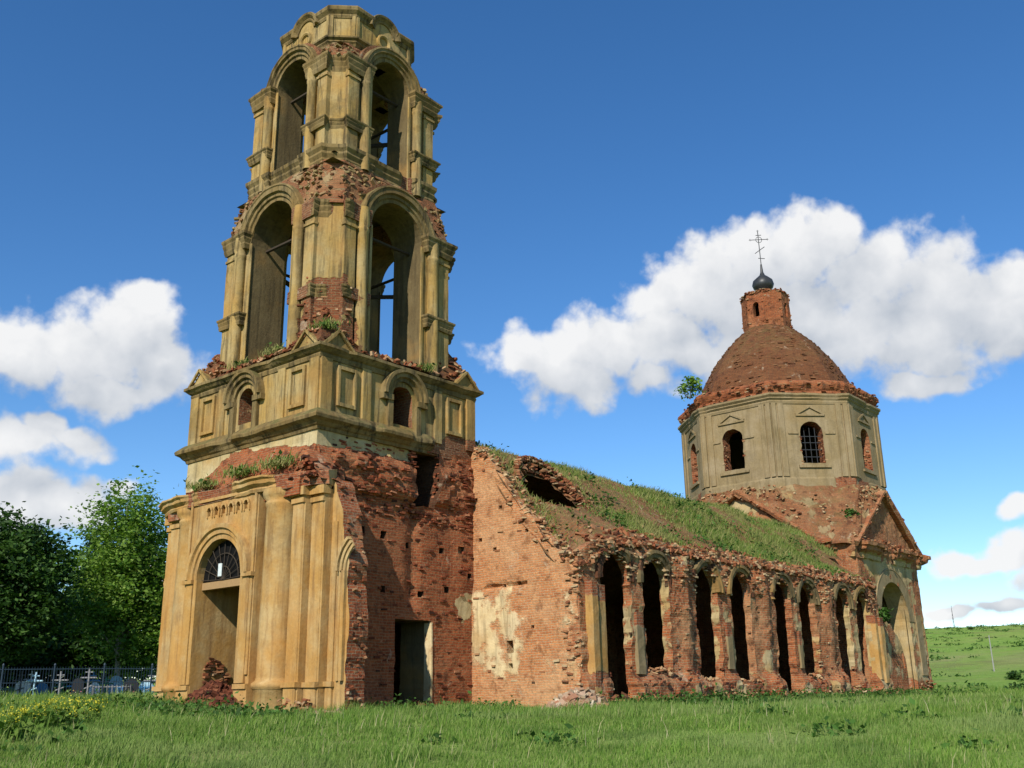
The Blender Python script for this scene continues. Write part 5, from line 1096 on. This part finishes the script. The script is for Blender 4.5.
for i, (x, y, hh) in enumerate(((21, 45, 9), (17.5, 48.5, 10), (11.5, 47.5, 8))):
    tree('birch_tree', ['distant leafy tree filling the gap behind the birch', 'distant leafy tree behind the cemetery gravestones', 'distant leafy tree hidden mostly by the portal'][i], x, y, hh, (4.2, 4.2, 3.6), 4.0, 190, 60, LEAFD, .32, .7, BARK, 20 + i, .2, .35, limbs=8)

def shrub(name, label, c, rad, n, size, leafm, group=None, cat='shrub', stem=True):
    c = np.array(c, float); o = empty(name, tuple(c)); tag(o, label, cat, group); g = G()
    cl, P = crown_points(c + np.array([0, 0, rad[2] * .8]), rad, max(6, n // 30), 30, rad[0] * .3, int(abs(c[0] * 131 + c[1] * 17)) % 9999, .3); P[:, 2] = np.maximum(P[:, 2], c[2] + .02)
    leaves(g, P, size); g.build('foliage', [leafm], o)
    g = G()
    for p in cl[:7]: bar(g, c - [0, 0, .1], p, .02 * max(1, rad[2]), 5, r2=.008)
    g.build('stem', [BARK], o); return o
shrub('shrub', 'small green bush sprouting from the eaves of the drum', (XD - 6.0, 3.1, 19.0), (.75, .75, .95), 420, .16, LEAFL)
shrub('shrub', 'green tuft rooted in the brickwork of the large blind arch', (41.9, -6.6, 4.2), (.6, .5, .45), 300, .16, WEED)
shrub('shrub', 'dark leafy plant on the brick shoulder beside the south pediment', (XD - 4.3, -5.8, 10.2), (.5, .5, .35), 220, .14, WEED)
tufts = []
for i, (x, y, z, r_, lb) in enumerate(((2.75, -1.0, 12.15, .35, 'tuft of grass on the ledge in the west belfry arch'), (2.9, 1.0, 12.1, .4, 'tuft of green weeds at the left pier of the west belfry arch'), (7.6, -3.5, 12.1, .35, 'dark weeds at the right pier of the south belfry arch'), (3.0, -3.3, 12.55, .4, 'low green plant on the broken corner below the belfry'), (2.0, -2.6, 7.75, .6, 'green weeds on the brick slope above the portal column'), (1.95, -.6, 7.75, .55, 'grassy weeds on the brick slope over the portal arch'), (1.95, 1.5, 7.6, .5, 'weeds on the brick slope at the left of the portal'))):
    tufts.append((lb, x, y, z, r_))

# ---------- grass
GRASS = island_mat('grass_blade', [(.068, .145, .019), (.112, .205, .03), (.145, .245, .04), (.19, .28, .06), (.28, .31, .115)], .75, trans=.35, noise_scale=.35, var=.40, tint=((.22, .28, .10), .16, .6, (.055, .115, .02)))
STALK = island_mat('dry_stalk', [(.24, .26, .10), (.36, .33, .17), (.42, .38, .24)], .8, trans=.2)
ROOFG = island_mat('roof_grass_blade', [(.07, .13, .018), (.11, .18, .026), (.16, .22, .045), (.22, .25, .08), (.30, .27, .12)], .8, trans=.25, noise_scale=.5, var=.3, tint=((.28, .24, .10), .45, .6, (.10, .15, .03)))
def blades(g, P, h, w_, lean=.45, mat=0):
    n = len(P); a = rng.uniform(0, 2 * math.pi, n); dx = np.stack([np.cos(a), np.sin(a), a * 0], 1); b = rng.uniform(0, 2 * math.pi, n); ln = np.stack([np.cos(b), np.sin(b), b * 0], 1) * (rng.uniform(.1, 1., n) * lean * h)[:, None]
    ln = ln + np.array([.12, -.05, 0]) * h[:, None]; hz = np.stack([a * 0, a * 0, h], 1); wv = dx * (w_ / 2)[:, None]
    V = np.stack([P - wv, P + wv, P + .55 * hz + .35 * ln + wv * .75, P + .55 * hz + .35 * ln - wv * .75, P + hz * .97 + ln], 1).reshape(-1, 3)
    k = np.arange(n)[:, None] * 5; q = G
    g.add(V, np.concatenate([k + np.array([[0, 1, 2, 3]])]), None, 0, mat); 
    # tips share vertices with the quads: add as triangles on the same block
    s = g.n - 5 * n; g.F.append((np.full(n, 3), (k + np.array([[3, 2, 4]]) + s).ravel())); g.M.append(np.full(n, mat)); g.SM.append(np.full(n, False))
for lb, x, y, z, r_ in tufts:
    o = empty('weed_tuft', (x, y, z)); tag(o, lb, 'weed', 'weeds growing on the tower'); n = 420; g = G()
    px, py = rng.normal(0, r_ * .45, n), rng.normal(0, r_ * .75, n); blades(g, np.stack([x + px, y + py, z - .05 + rng.normal(0, .05, n)], 1), rng.uniform(.08, .28, n) * (.6 + r_ * .8), np.full(n, .03), .8); g.build('grass_blades', [ROOFG], o)['kind'] = 'stuff'
    g = G(); leaves(g, np.stack([x + px[:70] * .7, y + py[:70] * .7, z + np.abs(rng.normal(0, .12, 70))], 1), .10, .7); g.build('leaves', [WEED], o)
def infoot(x, y):
    return ((x > 1.9) & (x < 10) & (np.abs(y) < 4.3)) | ((x > 9.8) & (x < 36.4) & (np.abs(y) < 8.5)) | ((x > 36) & (x < 51.2) & (np.abs(y) < 6.4))
def grass():
    g = G()
    def ring(n, t0, t1, a0, a1, h0, h1, w0):
        t = np.sqrt(rng.uniform(t0 ** 2, t1 ** 2, n)); a = R(1) * rng.uniform(a0, a1, n); x = CAM[0] + t * np.cos(a); y = CAM[1] + t * np.sin(a)
        k = ~infoot(x, y); x, y, t = x[k], y[k], t[k]; P = np.stack([x, y, gz(x, y) - .02], 1)
        pat = fbm(np.stack([x, y, x * 0], 1), .35, 3, 101); fine = fbm(np.stack([x, y, x * 0], 1), 1.6, 2, 102)
        keep = rng.random(len(x)) < .35 + 1.3 * fine * sst(.22, .42, pat); P, pat, t, fine = P[keep], pat[keep], t[keep], fine[keep]
        near = np.exp(-np.minimum(np.abs(P[:, 1] + 9.3), np.hypot(np.clip(1.5 - P[:, 0], 0, 9), 0) + np.where(P[:, 1] > -6, 0, 9)) / 1.2)
        h = (h0 + (h1 - h0) * np.clip(.2 + 1.2 * (pat - .35) + .8 * (fine - .4), 0, 1.4)) * rng.uniform(.6, 1.25, len(P)) * (1 + .7 * near)
        blades(g, P, h, w0 * rng.uniform(.7, 1.3, len(P)) * (t / t0) ** .6)
    ring(210000, 9.5, 24, 4, 77, .05, .19, .010)
    ring(150000, 24, 46, 2, 79, .08, .30, .018)
    ring(90000, 46, 95, 2, 80, .12, .42, .05)
    ring(30000, 4.5, 9.5, -10, 95, .05, .17, .010)
    ring(36000, 5, 40, 77, 108, .06, .24, .016); ring(36000, 5, 40, -28, 4, .06, .24, .016)
    # tall pale stalks and rank clumps
    n = 2600; t = np.sqrt(rng.uniform(11 ** 2, 48 ** 2, n)); a = R(1) * rng.uniform(4, 77, n); x = CAM[0] + t * np.cos(a); y = CAM[1] + t * np.sin(a); k = ~infoot(x, y) & (fbm(np.stack([x, y, x * 0], 1), .5, 3, 131) > .5); x, y, t = x[k], y[k], t[k]
    blades(g, np.stack([x, y, gz(x, y)], 1), rng.uniform(.18, .42, len(x)), .010 * (t / 11) ** .4, .5, 1)
    cx, cy = rng.uniform(-12, 40, 420), 0; q_ = []
    for j in range(420):
        t, a = math.sqrt(rng.uniform(12 ** 2, 45 ** 2)), R(rng.uniform(6, 75)); x0, y0 = CAM[0] + t * math.cos(a), CAM[1] + t * math.sin(a)
        if rng.random() < .45: x0, y0 = rng.uniform(9.5, 44), -9.1 - rng.random() ** 2 * 1.6
        if infoot(np.array(x0), np.array(y0)): continue
        m_ = 45; rr = rng.uniform(.12, .45); x = x0 + rng.normal(0, rr, m_); y = y0 + rng.normal(0, rr, m_); hh = rng.uniform(.22, .5) * np.exp(-((x - x0) ** 2 + (y - y0) ** 2) / rr ** 2 / 3) * rng.uniform(.6, 1.2, m_); k = ~infoot(x, y)
        blades(g, np.stack([x, y, gz(x, y)], 1)[k], hh[k], np.full(k.sum(), .022), .7)
    o = g.build('grass', [GRASS, STALK]); tag(o, 'green meadow grass growing round the church', 'grass', kind='stuff')
    # roof grass
    g = G(); n = 110000; x = rng.uniform(10.2, 38, n); y = rng.uniform(-8.4, 3.5, n)
    line = -8.5 + 1.0 * fbm(np.stack([x, x * 0, x * 0], 1), .5, 2, 5)
    d = fbm(np.stack([x, y, x * 0], 1), .42, 3, 15); band = np.exp(-((y + 6.8 - .4 * sst(14, 34, x)) / 1.6) ** 2) * sst(13.5, 17.5, x) + .9 * np.exp(-((y + 3.4) / 1.3) ** 2) * sst(13.5, 16, x) + .55 * sst(12.2, 10.5, x) + .5 * np.exp(-(((x - 13.2) / 1.6) ** 2 + ((y + 6.9) / .8) ** 2))
    k = (rng.random(n) < np.clip(band * 1.25 + .55 * sst(13, 16, x), 0, 1) * sst(.29, .46, d) + .15) & ~HOLE(x, y) & (y > line) & ~((x < XC + TW + .2) & (np.abs(y) < TW)) & ~((x > 36.3) & (np.abs(y) > 6))
    x, y, band = x[k], y[k], band[k]; P = np.stack([x, y, roof_z(x, y) - .03], 1); blades(g, P, (.09 + .27 * np.clip(band * sst(.36, .56, d[k]), 0, 1)) * rng.uniform(.4, 1.5, len(x)), .03 * rng.uniform(.7, 1.3, len(x)), .8)
    n = 900; x = rng.uniform(10.5, 37, n); y = rng.uniform(-8.4, -1.5, n); k = (fbm(np.stack([x, y, x * 0], 1), .7, 3, 25) > .52) & ~HOLE(x, y); x, y = x[k], y[k]; C = np.repeat(np.stack([x, y, roof_z(x, y)], 1), 12, 0); C = C + rng.normal(0, .16, C.shape) * [1, 1, .6] + [0, 0, .12]; leaves(g, C, .09, .8, mat=1)
    o = g.build('roof_grass', [ROOFG, WEED]); tag(o, 'long grass growing on the nave vault', 'grass', kind='stuff')
    # broad-leaved weeds along the wall foot and in clumps
    g = G(); cs = []
    for i in range(330):
        s = rng.random()
        if s < .50: x, y = rng.uniform(9.5, 45), -9.4 - rng.random() ** 2 * 2.4
        elif s < .68: x, y = .9 - rng.random() ** 2 * 2.2, rng.uniform(-6, 5)
        elif s < .8: x, y = rng.uniform(3, 9.5), -4.7 - rng.random() ** 2 * 3
        else: t, a = rng.uniform(17, 40), R(rng.uniform(12, 68)); x, y = CAM[0] + t * math.cos(a), CAM[1] + t * math.sin(a)
        if infoot(np.array(x), np.array(y)): continue
        cs.append((x, y, rng.uniform(.2, .6) * (1 if s < .8 else .7)))
    for x, y, r_ in cs:
        n = int(260 * r_); C = np.stack([x + rng.normal(0, r_, n), y + rng.normal(0, r_, n), np.zeros(n)], 1); C[:, 2] = gz(C[:, 0], C[:, 1]) + np.abs(rng.normal(0, .28, n)) * r_ * 1.6 * np.exp(-((C[:, 0] - x) ** 2 + (C[:, 1] - y) ** 2) / r_ ** 2 / 2); leaves(g, C, .085, .9)
    n = 260; x = rng.uniform(9.8, 45, n); y = np.where(x < 36.4, -9.2, -7.0) - np.abs(rng.normal(0, .5, n)); hh = rng.uniform(.2, .6, n)
    px = np.repeat(x, 30) + rng.normal(0, .16, n * 30); py = np.repeat(y, 30) + rng.normal(0, .16, n * 30); k = ~infoot(px, py); pz = gz(px, py) + rng.random(n * 30) * np.repeat(hh, 30); leaves(g, np.stack([px, py, pz], 1)[k], .075, .8)
    o = g.build('weeds', [WEED]); tag(o, 'broad leaved weeds along the foot of the walls', 'weeds', kind='stuff')
grass()
YEL = island_mat('yellow_blossom', [(.36, .33, .02), (.48, .44, .03), (.58, .54, .08)], .6, trans=.2)
YST = island_mat('rape_leaf', [(.05, .11, .015), (.08, .15, .02), (.12, .18, .03)], .7, trans=.25)
def flowers():
    spots = [(73.2, 26, 1.0, 'yellow flowering clump in the grass at the left edge'), (70.8, 27.5, .8, 'small yellow flowering clump between the two larger ones'), (66.7, 31, 1.25, 'large yellow flowering clump in front of the birch'), (63.6, 32.5, .9, 'yellow flowering clump nearest the portal pilaster'), (68.9, 30, .5, 'sparse yellow flowers beside the large clump')]
    spots[0] = (68.0, 19.5, .32, spots[0][3]); spots[1] = (65.9, 21.0, .3, spots[1][3]); spots[2] = (63.6, 24.0, .5, spots[2][3]); spots[3] = (62.4, 26.0, .3, spots[3][3]); spots[4] = (64.9, 23.2, .35, spots[4][3])
    for az_, t, r_, lb in spots:
        x, y = CAM[0] + t * math.cos(R(az_)), CAM[1] + t * math.sin(R(az_)); z0 = float(gz(x, y)); o = empty('flowering_plant', (x, y, z0)); tag(o, lb, 'flowers', 'yellow flowering clumps')
        n = int(150 * r_); px = x + rng.normal(0, r_ * .55, n); py = y + rng.normal(0, r_ * .55, n); h = rng.uniform(.3, .62, n); pz = gz(px, py)
        g = G(); blades(g, np.stack([px, py, pz], 1), h, np.full(n, .02), .3); C = np.stack([px, py, pz + h * rng.uniform(.2, .8, n)], 1); leaves(g, np.repeat(C, 2, 0), .10, .6); g.build('stem', [YST], o)
        g = G(); C = np.repeat(np.stack([px, py, pz + h], 1), 4, 0); C = C + rng.normal(0, .045, C.shape); leaves(g, C, .035, .8, asp=1.1); g.build('blossom', [YEL], o)
flowers()

# ================================================================== cemetery behind a metal fence
FENCEP = plain('blue_black_paint', (.022, .038, .06), .5)
def fence():
    a = np.array([-4.5, 32.2]); b = np.array([21.0, 21.6]); L = np.linalg.norm(b - a); U = (b - a) / L; nb = 11; o = empty('metal_fence', (a[0], a[1], float(gz(*a)))); tag(o, 'dark metal picket fence along the cemetery beneath the trees', 'fence')
    P = lambda s: a + U * s; step = L / nb
    for i in range(nb + 1):
        p = P(i * step); z = float(gz(*p)); g = G(); bar(g, (p[0], p[1], z - .2), (p[0], p[1], z + 2.0), .05, 8); bar(g, (p[0], p[1], z + 2.0), (p[0], p[1], z + 2.1), .075, 8, r2=.03); g.build('post', [FENCEP], o)
    for i in range(nb):
        g = G(); p, q = P(i * step + .05), P((i + 1) * step - .05); z0, z1 = float(gz(*p)), float(gz(*q))
        for h in (.35, 1.1, 1.8): bar(g, (p[0], p[1], z0 + h), (q[0], q[1], z1 + h), .028, 4)
        k = 17
        for j in range(k): t = (j + .5) / k; c = p + (q - p) * t; z = z0 + (z1 - z0) * t; bar(g, (c[0], c[1], z + .2), (c[0], c[1], z + 1.92), .016, 4, r2=.012)
        g.build('picket_panel', [FENCEP], o)
fence()
PAINTS = {'blue': plain('blue_paint', (.10, .30, .58), .5), 'pale blue': plain('pale_blue_paint', (.38, .58, .72), .5), 'white': plain('white_paint', (.82, .82, .80), .6), 'grey': plain('grey_granite', (.24, .24, .25), .5, var=.4, scale=20), 'black': plain('black_granite', (.03, .03, .034), .3), 'green': plain('green_paint', (.05, .2, .12), .5)}
PINK = island_mat('wreath_flower', [(.5, .08, .10), (.6, .2, .25), (.55, .45, .05), (.5, .5, .5)], .6)
def graves():
    kinds = ['cross', 'stone', 'cross', 'rail', 'stone', 'cross']; cols = ['blue', 'white', 'pale blue', 'grey', 'white', 'blue', 'black', 'pale blue', 'green', 'grey']; r_ = np.random.default_rng(5); k = 0
    where = ['behind the left end of the fence', 'behind the fence under the dark tree', 'beside a fence post under the dark tree', 'between the dark tree and the birch', 'behind the middle of the fence', 'under the birch crown', 'behind the fence right of the birch trunk', 'near the portal edge', 'close behind the fence near the portal', 'in the second row of graves', 'in the back row of graves', 'beside a grave railing']
    for i in range(45):
        azd = 58.8 + (i % 15) * .88 + r_.uniform(-.3, .3); t = 64 + (i // 15) * 3.6 + r_.uniform(-.8, 1.8); x, y = CAM[0] + t * math.cos(R(azd)), CAM[1] + t * math.sin(R(azd)); z = float(gz(x, y)); kd = kinds[(i * 5 + i // 7) % 6]; cn = cols[(i * 3 + i // 4) % 10]; mt = PAINTS[cn]; wh = where[min(11, int((71.9 - azd) / 1.3))] if i < 15 else where[9 + i % 2] ; rank = ('low ', 'tall ', 'narrow ', 'leaning ')[i % 4]
        U = np.array([math.cos(R(-30)), math.sin(R(-30)), 0]); c = np.array([x, y, z]); q = lambda u, h, c=c, U=U: c + U * u + np.array([0, 0, h]); hgt = r_.uniform(1.3, 2.1)
        if kd == 'cross':
            o = empty('grave_cross', (x, y, z)); tag(o, '%s%s painted metal grave cross %s' % (rank, cn, wh), 'grave cross', 'graves behind the fence'); le = .12 if i % 4 == 3 else 0
            g = G(); bar(g, q(0, -.1), q(le, hgt), .045, 6); bar(g, q(-.42 + le * .7, hgt * .72), q(.42 + le * .7, hgt * .72), .045, 6); bar(g, q(-.2 + le, hgt * .88), q(.2 + le, hgt * .88), .035, 6); bar(g, q(-.22, hgt * .4), q(.22, hgt * .5), .035, 6); g.build('cross_frame', [mt], o)
            g = G(); bar(g, q(-.28, .0), q(.28, .0), .2, 8); g.build('base', [PAINTS['grey']], o)
        elif kd == 'stone':
            o = empty('gravestone', (x, y, z)); tag(o, '%s%s upright gravestone %s' % (rank, cn, wh), 'gravestone', 'graves behind the fence'); g = G(); f = (c, U, np.cross(U, Z3)); w_ = r_.uniform(.3, .42)
            wall(g, f, arch(0, w_, .25, hgt * .72 - w_ * .3, 9), [], .16, .4, None, 0, 0); g.build('slab', [mt], o); g = G(); fbox(g, f, -w_ - .12, w_ + .12, -.1, .26, -.35, .2, rough=0); g.build('base', [PAINTS['grey']], o)
            g = G(); C = q(0, .42) + r_.normal(0, .16, (60, 3)) + f[2] * .18; leaves(g, C, .07, 1., asp=1.1); g.build('wreath', [PINK], o)
        else:
            o = empty('grave_railing', (x, y, z)); tag(o, '%s%s painted grave railing %s' % (rank, cn, wh), 'grave railing', 'graves behind the fence'); V2 = np.cross(U, Z3)
            for (s0, s1) in ((-1, -1), (-1, 1)): pass
            cor = [c + U * a + V2 * b for a, b in ((-1, -.9), (1, -.9), (1, .9), (-1, .9))]
            for j in range(4):
                p0, p1 = cor[j], cor[(j + 1) % 4]; g = G()
                for h in (.2, .85): bar(g, p0 + [0, 0, h], p1 + [0, 0, h], .022, 4)
                for t_ in np.linspace(0, 1, 9)[:-1]: p = p0 + (p1 - p0) * t_; bar(g, p, p + [0, 0, .95], .016, 4)
                g.build('rail_side', [mt], o)
graves()

# ================================================================== the far hill: poles, mast, bushes
def far():
    def at(azd, t): x, y = CAM[0] + t * math.cos(R(azd)), CAM[1] + t * math.sin(R(azd)); return x, y, float(gz(x, y))
    x, y, z = at(15.6, 150); o = empty('utility_pole', (x, y, z)); tag(o, 'pale concrete utility pole on the grassy slope', 'utility pole')
    g = G(); bar(g, (x, y, z - .5), (x, y, z + 4.6), .09, 8, r2=.06); g.build('pole', [plain('concrete', (.27, .27, .25), .8)], o); g = G(); bar(g, (x - .4, y + .4, z + 4.3), (x + .4, y - .4, z + 4.3), .035, 5); g.build('crossarm', [IRON], o)
    x, y, z = at(17.15, 470); o = empty('lattice_mast', (x, y, z)); tag(o, 'thin lattice mast standing on the skyline of the hill', 'mast'); g = G(); h = 12.
    for k in range(3): bar(g, (x + .5 * math.cos(k * 2.1), y + .5 * math.sin(k * 2.1), z - 1), (x, y, z + h), .06, 4, r2=.03)
    for k in range(8):
        zz = z + k * h / 8; s = .5 * (1 - k / 8)
        for j in range(3): bar(g, (x + s * math.cos(j * 2.1), y + s * math.sin(j * 2.1), zz), (x + s * .85 * math.cos(j * 2.1 + 2.1), y + s * .85 * math.sin(j * 2.1 + 2.1), zz + h / 8), .03, 4)
    g.build('lattice', [IRON], o)
    for (a, t, r_, lb) in ((14.75, 125, 1.1, 'round dark bush low on the grassy slope near the pole'), (14.5, 92, 1.2, 'wide dark bush nearest the meadow at the right'), (11.2, 260, 1.6, 'bush high on the slope near the skyline'), (16.4, 330, 1.2, 'tiny bush just below the skyline beside the church'), (12.6, 170, 1.0, 'small bush in the middle of the slope')):
        x, y, z = at(a, t); shrub('hill_bush', lb, (x, y, z), (r_ * .7, r_ * .7, r_ * .35), 400, .22, LEAFD, 'bushes on the hill', 'bush')
    g = G(); n = 700; a = R(1) * rng.uniform(0, 24, n); t = np.sqrt(rng.uniform(75 ** 2, 415 ** 2, n)); x = CAM[0] + t * np.cos(a); y = CAM[1] + t * np.sin(a); k = ~infoot(x, y) & (fbm(np.stack([x, y, x * 0], 1), .02, 3, 7) > .50); x, y, t = x[k], y[k], t[k]
    rr = np.repeat(rng.uniform(.2, .9, len(x)), 26); px = np.repeat(x, 26) + rng.normal(0, 1, len(rr)) * rr; py = np.repeat(y, 26) + rng.normal(0, 1, len(rr)) * rr; leaves(g, np.stack([px, py, gz(px, py) + np.abs(rng.normal(0, .35, len(rr))) * rr], 1), .30, .5); o = g.build('scrub', [WEED]); tag(o, 'scattered scrub and rank weeds on the hill slope', 'undergrowth', kind='stuff')
    g = G(); n = 5000; a = R(1) * rng.uniform(3, 22, n); t = rng.uniform(415, 440, n); x = CAM[0] + t * np.cos(a); y = CAM[1] + t * np.sin(a); k = fbm(np.stack([x, y, x * 0], 1), .03, 2, 5) > .5; x, y = x[k], y[k]; leaves(g, np.stack([x, y, gz(x, y) + rng.random(len(x)) * 1.2], 1), 1.0, .5); o = g.build('hedgerow', [LEAFD]); tag(o, 'dark line of undergrowth along the hill skyline', 'undergrowth', kind='stuff')
far()
